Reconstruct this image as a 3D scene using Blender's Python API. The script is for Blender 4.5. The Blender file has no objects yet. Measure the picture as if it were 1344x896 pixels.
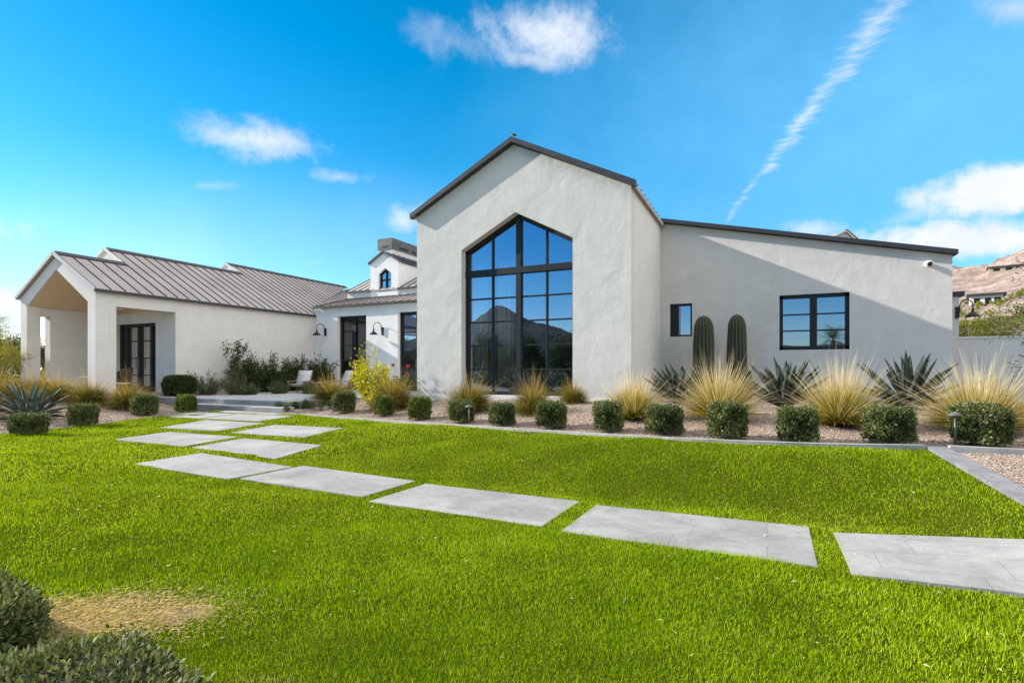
import bpy, bmesh, math, random
import numpy as np
from mathutils import Vector, Matrix, noise
R = math.radians
random.seed(7)
rng = np.random.default_rng(7)
scene = bpy.context.scene
COL = scene.collection

# ------------------------------------------------------------------ camera
YAW = math.atan(333 / 700)
cam = bpy.data.cameras.new('camera')
cam.lens = 18.75; cam.sensor_width = 36; cam.sensor_fit = 'HORIZONTAL'
cam.shift_y = 37 / 1344
cam.clip_start = 0.05; cam.clip_end = 9000
cob = bpy.data.objects.new('camera', cam); COL.objects.link(cob)
cob.location = (0, 0, 1.45); cob.rotation_euler = (R(90), 0, YAW)
scene.camera = cob
CA, SA = math.cos(YAW), math.sin(YAW)
def pix_dir(px, py):                       # direction of the sky seen there (used once, for the clouds)
    t = (px - 672) / 700; s = (485 - py) / 700
    return Vector((t * CA - SA, t * SA + CA, s)).normalized()

# ------------------------------------------------------------------ sun and sky
SUN_TO = Vector((-1, -.21, .50)).normalized()
EL = math.asin(SUN_TO.z); AZ = math.atan2(SUN_TO.x, SUN_TO.y)
sl = bpy.data.lights.new('sun', 'SUN'); sl.energy = 5.0; sl.angle = R(.53); sl.color = (1, .93, .82)
so = bpy.data.objects.new('sun', sl); COL.objects.link(so)
so.rotation_euler = (-SUN_TO).to_track_quat('-Z', 'Y').to_euler(); so.location = (-40, -12, 30)
w = bpy.data.worlds.new('World'); scene.world = w; w.use_nodes = True
wt = w.node_tree; wt.nodes.clear()
class NT:
    def __init__(s, t): s.t = t
    def n(s, typ, **k):
        nd = s.t.nodes.new(typ)
        for a, b in k.items(): setattr(nd, a, b)
        return nd
    def l(s, a, b): s.t.links.new(a, b)
    def put(s, sock, v):
        if hasattr(v, 'links') or isinstance(v, bpy.types.NodeSocket): s.l(v, sock)
        else: sock.default_value = v
    def m(s, op, a, b=0.0, c=None, clamp=False):
        nd = s.n('ShaderNodeMath', operation=op, use_clamp=clamp)
        s.put(nd.inputs[0], a); s.put(nd.inputs[1], b)
        if c is not None: s.put(nd.inputs[2], c)
        return nd.outputs[0]
    def dot(s, a, v):
        nd = s.n('ShaderNodeVectorMath', operation='DOT_PRODUCT'); s.put(nd.inputs[0], a); s.put(nd.inputs[1], v)
        return nd.outputs['Value']
    def mr(s, v, a, b, c=0., d=1., smooth=True):
        nd = s.n('ShaderNodeMapRange', interpolation_type='SMOOTHSTEP' if smooth else 'LINEAR')
        s.put(nd.inputs[0], v)
        for i, q in enumerate((a, b, c, d)): nd.inputs[i + 1].default_value = q
        return nd.outputs[0]
    def noise(s, vec, scale, det=4, rough=.55, dist=0., out=0):
        nd = s.n('ShaderNodeTexNoise'); nd.inputs['Scale'].default_value = scale
        nd.inputs['Detail'].default_value = det; nd.inputs['Roughness'].default_value = rough
        nd.inputs['Distortion'].default_value = dist
        if vec is not None: s.l(vec, nd.inputs['Vector'])
        return nd.outputs[out]
    def mix(s, f, a, b, mode='MIX'):
        nd = s.n('ShaderNodeMix', data_type='RGBA', blend_type=mode)
        s.put(nd.inputs[0], f); s.put(nd.inputs[6], a); s.put(nd.inputs[7], b)
        return nd.outputs[2]
    def ramp(s, f, stops):
        nd = s.n('ShaderNodeValToRGB'); cr = nd.color_ramp
        while len(cr.elements) < len(stops): cr.elements.new(.5)
        for e, (p, c) in zip(cr.elements, stops): e.position = p; e.color = (*c, 1)
        s.put(nd.inputs[0], f); return nd.outputs[0]
    def bump(s, h, st, d=1., nrm=None):
        nd = s.n('ShaderNodeBump'); nd.inputs['Strength'].default_value = st; nd.inputs['Distance'].default_value = d
        s.l(h, nd.inputs['Height'])
        if nrm is not None: s.l(nrm, nd.inputs['Normal'])
        return nd.outputs[0]
g = NT(wt)
sky = g.n('ShaderNodeTexSky', sky_type='NISHITA'); sky.sun_disc = False
sky.sun_elevation = EL; sky.sun_rotation = AZ; sky.altitude = 400
sky.air_density = 1.0; sky.dust_density = .1; sky.ozone_density = 2.5
hs = g.n('ShaderNodeHueSaturation'); hs.inputs['Hue'].default_value = .487; hs.inputs['Saturation'].default_value = 1.45
hs.inputs['Value'].default_value = 1.75
g.l(sky.outputs[0], hs.inputs['Color'])
D = g.n('ShaderNodeTexCoord').outputs['Generated']
nz = g.noise(D, 9, 8, .6, .35); nz2 = g.noise(D, 3.2, 5, .6)
nzf = g.noise(D, 28, 7, .65)
def blob(px, py, rx, ry, rot=0, soft=.9, amp=1., w1=1.15, w2=.62):
    c = pix_dir(px, py); e1 = Vector((CA, SA, 0)); e1 = (e1 - c * e1.dot(c)).normalized(); e2 = c.cross(e1) * -1
    if e2.z < 0: e2 = -e2
    a = R(rot); f1 = e1 * math.cos(a) + e2 * math.sin(a); f2 = -e1 * math.sin(a) + e2 * math.cos(a)
    dc = g.m('MAXIMUM', g.dot(D, c), .02)
    u = g.m('DIVIDE', g.m('DIVIDE', g.dot(D, f1), dc), rx / 700); v = g.m('DIVIDE', g.m('DIVIDE', g.dot(D, f2), dc), ry / 700)
    r = g.m('SQRT', g.m('ADD', g.m('MULTIPLY', u, u), g.m('MULTIPLY', v, v)))
    h = g.m('ADD', g.m('SUBTRACT', 1., r), g.m('ADD', g.m('MULTIPLY', g.m('SUBTRACT', nz, .5), w1 * 2), g.m('MULTIPLY', g.m('SUBTRACT', nzf, .5), w2 * 1.6)))
    k = g.mr(h, .02, soft, 0, amp)
    return g.m('MULTIPLY', k, g.mr(dc, .05, .1))
cl = None
for args in [(725, 42, 88, 36, -6, 1.2, .92), (590, 52, 60, 26, -18, 1.3, .35), (700, 78, 46, 13, -4, 1.2, .6), (320, 182, 105, 30, -6, 1.25, .85), (445, 232, 44, 12, -6, 1.3, .5),
             (275, 244, 42, 9, 0, 1.4, .3), (412, 345, 34, 13, 0, 1.3, .4), (528, 292, 46, 26, 12, 1.2, .7), (1250, 314, 96, 25, 0, .7, 1., .8, .6), (1312, 250, 92, 29, 12, .7, 1., .9, .6),
             (1205, 280, 60, 16, 20, 1.2, .45), (1062, 300, 46, 13, 0, 1., .6), (1330, 12, 34, 16, 0, 1.2, .5), (-8, 412, 42, 34, 0, .8, .9), (1500, 330, 120, 50, 0, .7, .9),
             (-250, 300, 200, 40, 0, 1., .7), (200, 330, 800, 130, 2, 1.6, .34, .18, .03)]:
    b = blob(*args)
    cl = b if cl is None else g.m('MAXIMUM', cl, b)
# the contrail: a long thin streak torn sideways
def streak(p0, p1, w0, w1):
    a = pix_dir(*p0); b = pix_dir(*p1); nrm = a.cross(b).normalized(); mid = (a + b).normalized(); al = nrm.cross(mid).normalized()
    tl = math.atan2(b.dot(al), b.dot(mid))
    off = g.m('ADD', g.dot(D, nrm), g.m('MULTIPLY', g.m('SUBTRACT', g.noise(D, 26, 3, .5), .5), .026))
    t = g.m('DIVIDE', g.dot(D, al), g.m('MAXIMUM', g.dot(D, mid), .02))
    t = g.mr(t, -math.tan(tl), math.tan(tl), 0, 1, False)
    wd = g.m('ADD', w0, g.m('MULTIPLY', t, w1 - w0))
    mp = g.n('ShaderNodeMapping'); mp.inputs['Scale'].default_value = (28, 28, 190); mp.inputs['Rotation'].default_value = (.25, .2, 0); g.l(D, mp.inputs[0])
    tex = g.noise(mp.outputs[0], 1., 5, .62, .4)
    q = g.m('SUBTRACT', 1., g.m('DIVIDE', g.m('ABSOLUTE', off), wd))
    q = g.m('ADD', q, g.m('MULTIPLY', g.m('SUBTRACT', tex, .58), 2.3))
    return g.m('MULTIPLY', g.m('MULTIPLY', g.m('MULTIPLY', g.mr(q, .0, 1.7, 0, .80), g.mr(nzf, .30, .62, .45, 1.)), g.mr(t, -.0, .05)), g.mr(g.dot(D, mid), .1, .2))
cl = g.m('MAXIMUM', cl, streak((950, 294), (1190, -20), .006, .040))
# unseen white cloud, added overhead and to the east as neutral fill light
sx_ = g.n('ShaderNodeSeparateXYZ'); g.l(D, sx_.inputs[0])
wob = g.m('MULTIPLY', g.m('SUBTRACT', nz2, .5), .30)
over = g.m('MAXIMUM', g.mr(g.m('ADD', sx_.outputs[2], wob), .64, .78), g.m('MULTIPLY', g.mr(g.m('ADD', sx_.outputs[0], wob), .46, .62), g.mr(sx_.outputs[2], .03, .12)))
over = g.m('MULTIPLY', over, .84)
ccol = g.mix(g.mr(nz2, .35, .65), (6.6, 7.2, 8.3, 1), (8.8, 9.0, 9.3, 1))
veil = blob(1230, 130, 800, 420, 14, 1.5, .86, .22, .03)
skc = g.mix(over, g.mix(cl, g.mix(veil, hs.outputs[0], (2.2, 6.6, 11.2, 1)), ccol), (15.5, 15.2, 15.0, 1))
bg = g.n('ShaderNodeBackground'); bg.inputs['Strength'].default_value = .075
g.l(skc, bg.inputs['Color'])
g.l(bg.outputs[0], g.n('ShaderNodeOutputWorld').inputs[0])
vs = scene.view_settings
vs.view_transform = 'Standard'; vs.look = 'None'; vs.gamma = 1; vs.use_curve_mapping = False
vs.exposure = 0.70

# ------------------------------------------------------------------ helpers
class MB:
    """collects vertices and faces for ONE mesh"""
    def __init__(s): s.v = []; s.f = []; s.sm = []
    def add(s, vs_, fs_, smooth=False):
        o = len(s.v); s.v += [tuple(p) for p in vs_]
        s.f += [tuple(i + o for i in f) for f in fs_]; s.sm += [smooth] * len(fs_)
        return s
    def box(s, x0, x1, y0, y1, z0, z1):
        v = [(x0, y0, z0), (x1, y0, z0), (x1, y1, z0), (x0, y1, z0), (x0, y0, z1), (x1, y0, z1), (x1, y1, z1), (x0, y1, z1)]
        return s.add(v, [(0, 3, 2, 1), (4, 5, 6, 7), (0, 1, 5, 4), (1, 2, 6, 5), (2, 3, 7, 6), (3, 0, 4, 7)])
    def bar(s, a, b, w_, h_, up=(0, 0, 1)):
        a = Vector(a); b = Vector(b); d = (b - a).normalized(); up = Vector(up)
        sx = d.cross(up)
        if sx.length < 1e-4: sx = d.cross(Vector((0, 1, 0)))
        sx.normalize(); uz = sx.cross(d).normalized(); sx *= w_ / 2; uz *= h_ / 2
        v = [p + i * sx + j * uz for p in (a, b) for i, j in ((-1, -1), (1, -1), (1, 1), (-1, 1))]
        return s.add(v, [(0, 1, 2, 3), (7, 6, 5, 4), (0, 4, 5, 1), (1, 5, 6, 2), (2, 6, 7, 3), (3, 7, 4, 0)])
    def tube(s, pts, rad, n=8, caps=True):
        pts = [Vector(p) for p in pts]; m = len(pts)
        rad = rad if hasattr(rad, '__len__') else [rad] * m
        rings = []; prev = None
        for i in range(m):
            t = (pts[min(i + 1, m - 1)] - pts[max(i - 1, 0)]).normalized()
            u = t.orthogonal().normalized() if prev is None else (prev - t * prev.dot(t)).normalized()
            prev = u; v = t.cross(u)
            rings += [pts[i] + (u * math.cos(2 * math.pi * k / n) + v * math.sin(2 * math.pi * k / n)) * rad[i] for k in range(n)]
        f = [(i * n + k, i * n + (k + 1) % n, (i + 1) * n + (k + 1) % n, (i + 1) * n + k) for i in range(m - 1) for k in range(n)]
        if caps: f += [tuple(range(n - 1, -1, -1)), tuple(range((m - 1) * n, m * n))]
        return s.add(rings, f, True)
    def lathe(s, c, prof, n=20):
        c = Vector(c); v = []; m = len(prof)
        for r, z in prof: v += [c + Vector((r * math.cos(2 * math.pi * k / n), r * math.sin(2 * math.pi * k / n), z)) for k in range(n)]
        f = [(i * n + k, i * n + (k + 1) % n, (i + 1) * n + (k + 1) % n, (i + 1) * n + k) for i in range(m - 1) for k in range(n)]
        return s.add(v, f, True)
OFF = {}
def build(name, mb, mat, parent=None, root_at=None, smooth=None):
    """link one mesh; vertices are given in world metres"""
    off = Vector((0, 0, 0))
    if parent is not None: off = OFF[parent.name]
    elif root_at is not None: off = Vector(root_at)
    me = bpy.data.meshes.new(name)
    me.from_pydata([(p[0] - off.x, p[1] - off.y, p[2] - off.z) for p in mb.v], [], mb.f)
    me.polygons.foreach_set('use_smooth', mb.sm if smooth is None else [smooth] * len(mb.f))
    me.materials.append(mat); me.update()
    o = bpy.data.objects.new(name, me); COL.objects.link(o)
    if parent is not None: o.parent = parent
    else: o.location = off
    OFF[o.name] = off
    return o
def npmesh(name, verts, faces, mat, parent=None, root_at=(0, 0, 0), attrs=None, smooth=False):
    """verts (n,3), faces (m,3|4) as arrays, already local"""
    me = bpy.data.meshes.new(name)
    k = faces.shape[1]; m = len(faces)
    me.vertices.add(len(verts)); me.vertices.foreach_set('co', np.ascontiguousarray(verts, dtype=np.float32).ravel())
    me.loops.add(m * k); me.loops.foreach_set('vertex_index', np.ascontiguousarray(faces, dtype=np.int32).ravel())
    me.polygons.add(m); me.polygons.foreach_set('loop_start', np.arange(0, m * k, k, dtype=np.int32))
    me.polygons.foreach_set('use_smooth', np.full(m, smooth, dtype=bool))
    me.update(calc_edges=True)
    for an, av in (attrs or {}).items():
        at = me.attributes.new(an, 'FLOAT', 'POINT'); at.data.foreach_set('value', np.asarray(av, dtype=np.float32))
    me.materials.append(mat)
    o = bpy.data.objects.new(name, me); COL.objects.link(o)
    if parent is not None: o.parent = parent
    else: o.location = root_at
    OFF[o.name] = Vector(root_at)
    return o
def tag(o, label, cat, group=None):
    o['label'] = label; o['category'] = cat
    if group: o['group'] = group
    return o
def thing(name, loc, label, cat, group=None, rz=0):
    o = bpy.data.objects.new(name, None); COL.objects.link(o); o.location = loc; o.rotation_euler.z = rz
    o.empty_display_size = .2
    OFF[o.name] = Vector(loc)
    return tag(o, label, cat, group)
def struct(o, kind='structure'): o['kind'] = kind; return o
def dup(root, loc, rz=0, sc=1., label=None, name=None):
    c = root.copy(); COL.objects.link(c); c.location = loc; c.rotation_euler = (0, 0, rz)
    c.scale = (sc, sc, sc) if not hasattr(sc, '__len__') else sc
    if label: c['label'] = label
    for ch in root.children:
        d = ch.copy(); COL.objects.link(d); d.parent = c
        for gch in ch.children:
            e = gch.copy(); COL.objects.link(e); e.parent = d
    return c
def sstep(a, b, x):
    t = np.clip((np.asarray(x, float) - a) / (b - a), 0, 1); return t * t * (3 - 2 * t)

# ------------------------------------------------------------------ materials
def mat(name):
    m = bpy.data.materials.new(name); m.use_nodes = True; t = m.node_tree; t.nodes.clear()
    G = NT(t); out = G.n('ShaderNodeOutputMaterial'); p = G.n('ShaderNodeBsdfPrincipled'); G.l(p.outputs[0], out.inputs[0])
    return m, G, p, out
def simple(name, col, rough=.6, metal=0., var=.12, scale=6., bump=0., spec=.4):
    m, G, p, out = mat(name)
    co = G.n('ShaderNodeTexCoord').outputs['Object']
    n = G.noise(co, scale, 5, .6)
    a = tuple(min(1, c * (1 - var)) for c in col) + (1,); b = tuple(min(1, c * (1 + var)) for c in col) + (1,)
    G.l(G.mix(G.mr(n, .3, .7), a, b), p.inputs['Base Color'])
    p.inputs['Roughness'].default_value = rough; p.inputs['Metallic'].default_value = metal
    p.inputs['Specular IOR Level'].default_value = spec
    if bump: G.l(G.bump(n, bump, .02), p.inputs['Normal'])
    return m
def stucco(name, col, b1=.55, b2=.25):
    m, G, p, out = mat(name)
    geo = G.n('ShaderNodeNewGeometry').outputs['Position']
    big = G.noise(geo, 1.1, 4, .5, .35); mid = G.noise(geo, 3.2, 4, .5, .5); fine = G.noise(geo, 60, 3, .6)
    tone = G.noise(geo, 2.0, 6, .65, .3)
    c = G.mix(G.mr(tone, .32, .70), tuple(x * .955 for x in col) + (1,), tuple(min(1, x * 1.04) for x in col) + (1,))
    mps = G.n('ShaderNodeMapping'); mps.inputs['Scale'].default_value = (2.6, 2.6, .22); G.l(geo, mps.inputs[0])
    stain = G.mr(G.noise(mps.outputs[0], 1., 5, .62), .56, .78, 0, .16)
    c = G.mix(stain, c, tuple(x * .6 for x in col) + (1,))
    G.l(c, p.inputs['Base Color']); p.inputs['Roughness'].default_value = .93; p.inputs['Specular IOR Level'].default_value = .15
    h = G.m('ADD', G.m('ADD', G.m('MULTIPLY', big, 1.2), G.m('MULTIPLY', mid, .40)), G.m('MULTIPLY', fine, .02))
    G.l(G.bump(h, b1, .09), p.inputs['Normal'])
    return m
M = {}
M['stucco'] = stucco('stucco_trowelled', (.615, .59, .555), .26)
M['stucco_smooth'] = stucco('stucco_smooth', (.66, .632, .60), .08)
M['stucco_lifted'] = stucco('stucco_shade_lifted', (.80, .785, .765), .06)  # raised colour stands in for light the shaded courtyard walls lack
M['soffit'] = simple('soffit_plaster', (.70, .53, .34), .9, var=.03, scale=2)
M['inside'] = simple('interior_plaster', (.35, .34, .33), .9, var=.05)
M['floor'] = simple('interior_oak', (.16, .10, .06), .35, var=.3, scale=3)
M['black'] = simple('black_steel', (.008, .009, .011), .5, var=.2, scale=12)
M['fascia'] = simple('dark_fascia', (.035, .038, .045), .5, var=.15, scale=4)
M['curtain'] = simple('linen_curtain', (.62, .60, .56), .95, var=.06, scale=8)
M['white'] = simple('white_plastic', (.8, .8, .79), .4, var=.02)
M['sling'] = simple('sling_fabric', (.55, .54, .52), .9, var=.06, scale=20)
M['wood'] = simple('teak_wood', (.23, .13, .065), .6, var=.25, scale=14)
M['wicker'] = simple('dark_wicker', (.035, .028, .022), .7, var=.3, scale=60, bump=.4)
M['bark'] = simple('bark', (.16, .125, .085), .9, var=.3, scale=14, bump=.5)
M['greenbark'] = simple('palo_verde_bark', (.17, .19, .06), .8, var=.25, scale=10, bump=.3)
M['bronze'] = simple('weathered_bronze', (.13, .125, .115), .5, .3, var=.25, scale=20)
M['capmetal'] = simple('chimney_cap_metal', (.11, .11, .11), .55, .2, var=.2, scale=3)

def roofmat():
    m, G, p, out = mat('standing_seam_metal')
    geo = G.n('ShaderNodeNewGeometry').outputs['Position']
    n = G.noise(geo, .8, 5, .6); n2 = G.noise(geo, 12, 3, .5)
    G.l(G.mix(G.mr(n, .3, .7), (.36, .31, .28, 1), (.43, .375, .34, 1)), p.inputs['Base Color'])
    p.inputs['Metallic'].default_value = .0; p.inputs['Roughness'].default_value = .55; p.inputs['Specular IOR Level'].default_value = .3
    G.l(G.bump(G.m('ADD', n, G.m('MULTIPLY', n2, .15)), .12, .05), p.inputs['Normal'])
    return m
M['roof'] = roofmat()
M['seam'] = simple('seam_metal', (.05, .045, .045), .5, .2, var=.1)

def glassmat(name, tint, refl, gcol=(.52, .69, 1.0)):
    m, G, p, out = mat(name); G.t.nodes.remove(p)
    tr = G.n('ShaderNodeBsdfTransparent'); tr.inputs[0].default_value = (*tint, 1)
    gl = G.n('ShaderNodeBsdfGlossy'); gl.inputs['Roughness'].default_value = .004; gl.inputs[0].default_value = (*gcol, 1)
    geo = G.n('ShaderNodeNewGeometry').outputs['Position']
    G.l(G.bump(G.noise(geo, .55, 2, .5), .05, .03), gl.inputs['Normal'])
    lw = G.n('ShaderNodeLayerWeight'); lw.inputs[0].default_value = .35
    f = G.m('ADD', refl, G.m('MULTIPLY', lw.outputs['Facing'], .25), clamp=True)
    mx = G.n('ShaderNodeMixShader'); G.l(f, mx.inputs[0]); G.l(tr.outputs[0], mx.inputs[1]); G.l(gl.outputs[0], mx.inputs[2])
    G.l(mx.outputs[0], out.inputs[0]); return m
M['glass'] = glassmat('tinted_glass', (.72, .76, .76), .42)
M['glass_dark'] = glassmat('door_glass', (.45, .47, .48), .10, (.7, .75, .8))
M['glass_clear'] = glassmat('porch_glass', (.6, .63, .63), .50, (.95, .97, 1.0))

def leafmat(name, c_lo, c_hi, trans=.35, rough=.5, attr='tint', spec=.3):
    """foliage: colour varies leaf by leaf (attribute), part of the light passes through"""
    m, G, p, out = mat(name)
    a = G.n('ShaderNodeAttribute'); a.attribute_name = attr
    if not isinstance(c_lo[0], (tuple, list)): stops = [(0., c_lo), (1., c_hi)]
    else: stops = [(i / (len(c_lo) - 1), c) for i, c in enumerate(c_lo)]
    col = G.ramp(a.outputs['Fac'], stops)
    G.l(col, p.inputs['Base Color']); p.inputs['Roughness'].default_value = rough; p.inputs['Specular IOR Level'].default_value = spec
    tb = G.n('ShaderNodeBsdfTranslucent'); G.l(G.mix(1., col, (1.3, 1.15, .6, 1), 'MULTIPLY'), tb.inputs[0])
    mx = G.n('ShaderNodeMixShader'); mx.inputs[0].default_value = trans
    G.l(p.outputs[0], mx.inputs[1]); G.l(tb.outputs[0], mx.inputs[2]); G.l(mx.outputs[0], out.inputs[0])
    return m
M['turf'] = leafmat('turf_blades', [(.06, .125, .002), (.215, .365, .001), (.40, .55, .005), (.60, .55, .20)], None, .33, .7, spec=.05)
M['hedge'] = leafmat('hedge_leaves', [(.035, .055, .016), (.11, .14, .042), (.28, .295, .13)], None, .2, .55, spec=.2)
M['hedge_yellow'] = leafmat('hedge_leaves_bright', [(.045, .075, .012), (.12, .16, .03), (.26, .29, .09)], None, .24, .55, spec=.2)
M['core'] = simple('twig_core', (.018, .022, .010), .95, var=.4, scale=30)
M['grass'] = leafmat('bunch_grass', [(.04, .058, .008), (.12, .13, .018), (.36, .25, .07), (.62, .45, .22)], None, .4, .6)
M['straw'] = leafmat('straw_grass', [(.085, .11, .012), (.27, .245, .032), (.62, .49, .25), (.80, .72, .54)], None, .4, .55)
M['sage'] = leafmat('sage_leaves', [(.03, .055, .016), (.07, .10, .032), (.15, .18, .07)], None, .2, .6)
M['darkleaf'] = leafmat('citrus_leaves', [(.012, .028, .006), (.034, .062, .012), (.085, .12, .026)], None, .25, .5, spec=.2)
M['yellow'] = leafmat('yellow_bell_leaves', [(.16, .20, .015), (.42, .42, .025), (.60, .56, .05)], None, .45, .5)
M['magenta'] = leafmat('bougainvillea_bracts', [(.30, .02, .04), (.5, .04, .08)], None, .4, .6) if False else leafmat('bougainvillea_bracts', (.28, .015, .035), (.5, .04, .08), .4, .6)
M['paloverde'] = leafmat('palo_verde_leaves', [(.10, .12, .012), (.22, .23, .03), (.36, .34, .06)], None, .4, .6)
M['treeleaf'] = leafmat('tree_leaves', [(.02, .034, .010), (.05, .065, .018), (.10, .115, .035)], None, .3, .55)
M['palm'] = leafmat('palm_fronds', [(.05, .075, .025), (.13, .16, .06), (.26, .27, .14)], None, .25, .4)

def agavemat(name='agave_shaded_skin', k=1.):
    m, G, p, out = mat(name)
    a = G.n('ShaderNodeAttribute'); a.attribute_name = 'tint'
    geo = G.n('ShaderNodeTexCoord').outputs['Object']
    c = G.ramp(a.outputs['Fac'], [(0, (.022 * k, .034 * k, .024 * k)), (.8, (.045 * k, .062 * k, .046 * k)), (.97, (.05, .035, .02)), (1, (.03, .02, .012))])
    G.l(G.mix(G.mr(G.noise(geo, 7, 4, .6), .35, .7, 0, .35), c, (.07 * k, .085 * k, .068 * k, 1)), p.inputs['Base Color'])
    p.inputs['Roughness'].default_value = .8; p.inputs['Specular IOR Level'].default_value = .15; return m
M['agave'] = agavemat(); M['agave_sunlit'] = agavemat('agave_sunlit_skin', 2.4)  # same skin twice: darkened to stand for shade, lightened for sun
def cactusmat():
    m, G, p, out = mat('cactus_skin')
    a = G.n('ShaderNodeAttribute'); a.attribute_name = 'tint'
    geo = G.n('ShaderNodeTexCoord').outputs['Object']
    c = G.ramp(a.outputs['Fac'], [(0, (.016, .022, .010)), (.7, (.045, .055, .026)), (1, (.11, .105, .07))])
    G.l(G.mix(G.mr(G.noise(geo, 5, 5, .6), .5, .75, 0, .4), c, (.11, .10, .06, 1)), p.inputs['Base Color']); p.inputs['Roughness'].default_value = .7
    G.l(G.bump(G.noise(geo, 40, 3, .6), .3, .01), p.inputs['Normal']); return m
M['cactus'] = cactusmat()
def gravelmat():
    m, G, p, out = mat('decomposed_granite')
    geo = G.n('ShaderNodeNewGeometry').outputs['Position']
    vo = G.n('ShaderNodeTexVoronoi'); vo.inputs['Scale'].default_value = 38; G.l(geo, vo.inputs['Vector'])
    bw = G.n('ShaderNodeSeparateColor'); G.l(vo.outputs['Color'], bw.inputs[0])
    c = G.ramp(bw.outputs[0], [(0, (.17, .12, .09)), (.45, (.32, .235, .18)), (.8, (.42, .325, .26)), (1, (.52, .45, .39))])
    big = G.noise(geo, .7, 5, .6)
    G.l(G.mix(G.mr(big, .35, .7, 0, .45), c, (.27, .20, .155, 1)), p.inputs['Base Color']); p.inputs['Roughness'].default_value = .95
    h = G.m('SUBTRACT', 1., vo.outputs['Distance'])
    G.l(G.bump(h, .9, .02), p.inputs['Normal']); return m
M['gravel'] = gravelmat()
def pebblemat():
    m, G, p, out = mat('granite_chips')
    a = G.n('ShaderNodeAttribute'); a.attribute_name = 'tint'
    G.l(G.ramp(a.outputs['Fac'], [(0, (.16, .11, .085)), (.4, (.33, .24, .185)), (.75, (.44, .34, .27)), (1, (.56, .50, .44))]), p.inputs['Base Color'])
    p.inputs['Roughness'].default_value = .9; return m
M['pebble'] = pebblemat()
def soilmat():
    m, G, p, out = mat('lawn_soil')
    geo = G.n('ShaderNodeNewGeometry').outputs['Position']
    n = G.noise(geo, 2.2, 6, .65); f = G.noise(geo, 70, 4, .7)
    G.l(G.mix(G.mr(f, .3, .7), (.035, .05, .004, 1), (.075, .10, .006, 1)), p.inputs['Base Color'])
    p.inputs['Roughness'].default_value = 1; p.inputs['Specular IOR Level'].default_value = 0
    G.l(G.bump(f, .8, .03), p.inputs['Normal']); return m
M['soil'] = soilmat()
def dirtmat():
    m, G, p, out = mat('dry_thatch')
    geo = G.n('ShaderNodeNewGeometry').outputs['Position']
    f = G.noise(geo, 60, 5, .7)
    G.l(G.ramp(f, [(.3, (.10, .065, .04)), (.55, (.25, .17, .11)), (.75, (.38, .28, .19))]), p.inputs['Base Color']); p.inputs['Roughness'].default_value = 1
    G.l(G.bump(f, 1., .02), p.inputs['Normal']); return m
M['dirt'] = dirtmat()
def stonemat(name, base, vein, scale=1.4, joints=False):
    m, G, p, out = mat(name)
    geo = G.n('ShaderNodeNewGeometry').outputs['Position']
    oi = G.n('ShaderNodeObjectInfo').outputs['Random']
    va = G.n('ShaderNodeVectorMath', operation='ADD'); G.l(geo, va.inputs[0])
    cb = G.n('ShaderNodeCombineXYZ'); G.l(G.m('MULTIPLY', oi, 19.), cb.inputs[0]); G.l(G.m('MULTIPLY', oi, 7.), cb.inputs[1]); G.l(cb.outputs[0], va.inputs[1])
    v = va.outputs[0]
    big = G.noise(v, scale, 6, .6, .9)
    n2 = G.noise(v, scale * 1.3, 5, .55, 1.8)
    veins = G.m('SUBTRACT', 1., G.m('MULTIPLY', G.m('ABSOLUTE', G.m('SUBTRACT', n2, .5)), 26.), clamp=True)
    n3 = G.noise(v, 2.1, 4, .5, 2.5)
    veins2 = G.m('SUBTRACT', 1., G.m('MULTIPLY', G.m('ABSOLUTE', G.m('SUBTRACT', n3, .46)), 60.), clamp=True)
    c = G.mix(G.mr(big, .3, .7), tuple(x * .78 for x in base) + (1,), tuple(x * 1.2 for x in base) + (1,))
    fine = G.noise(v, 35, 4, .65)
    c = G.mix(G.mr(fine, .3, .75, 0, .22), c, tuple(x * .6 for x in base) + (1,))
    c = G.mix(G.m('MULTIPLY', veins, .30), c, vein + (1,)); c = G.mix(G.m('MULTIPLY', veins2, .22), c, tuple(x * .55 for x in base) + (1,))
    h = G.m('ADD', big, G.m('MULTIPLY', fine, .3))
    if joints:
        ob = G.n('ShaderNodeTexCoord').outputs['Object']
        br = G.n('ShaderNodeTexBrick'); br.offset = .37; br.squash = 1.6; br.squash_frequency = 3; br.inputs['Scale'].default_value = 1.
        br.inputs['Mortar Size'].default_value = .003; br.inputs['Mortar Smooth'].default_value = .3; br.inputs['Brick Width'].default_value = .74; br.inputs['Row Height'].default_value = .36
        vb = G.n('ShaderNodeVectorMath', operation='ADD'); G.l(ob, vb.inputs[0]); G.l(cb.outputs[0], vb.inputs[1]); G.l(vb.outputs[0], br.inputs['Vector'])
        br.inputs['Color1'].default_value = (.90, .90, .90, 1); br.inputs['Color2'].default_value = (1.12, 1.11, 1.1, 1); br.inputs['Mortar'].default_value = (.68, .68, .66, 1)
        c = G.mix(1., c, br.outputs['Color'], 'MULTIPLY')
        dirt = G.mr(G.noise(v, 6, 5, .7), .55, .75, 0, .3); c = G.mix(dirt, c, (.17, .155, .125, 1))
        h = G.m('SUBTRACT', h, br.outputs['Fac'])
    G.l(c, p.inputs['Base Color']); p.inputs['Roughness'].default_value = .75
    G.l(G.bump(h, .35, .02), p.inputs['Normal'])
    return m
M['paver'] = stonemat('limestone_paver', joints=True, base=(.275, .272, .268), vein=(.36, .355, .345))
M['patio'] = stonemat('patio_stone', (.40, .40, .40), (.5, .5, .49))
M['riser'] = stonemat('step_riser_stone', (.24, .235, .23), (.34, .33, .32))
M['kerb'] = stonemat('kerb_paver', (.20, .20, .21), (.29, .29, .29), 3.)
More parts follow.
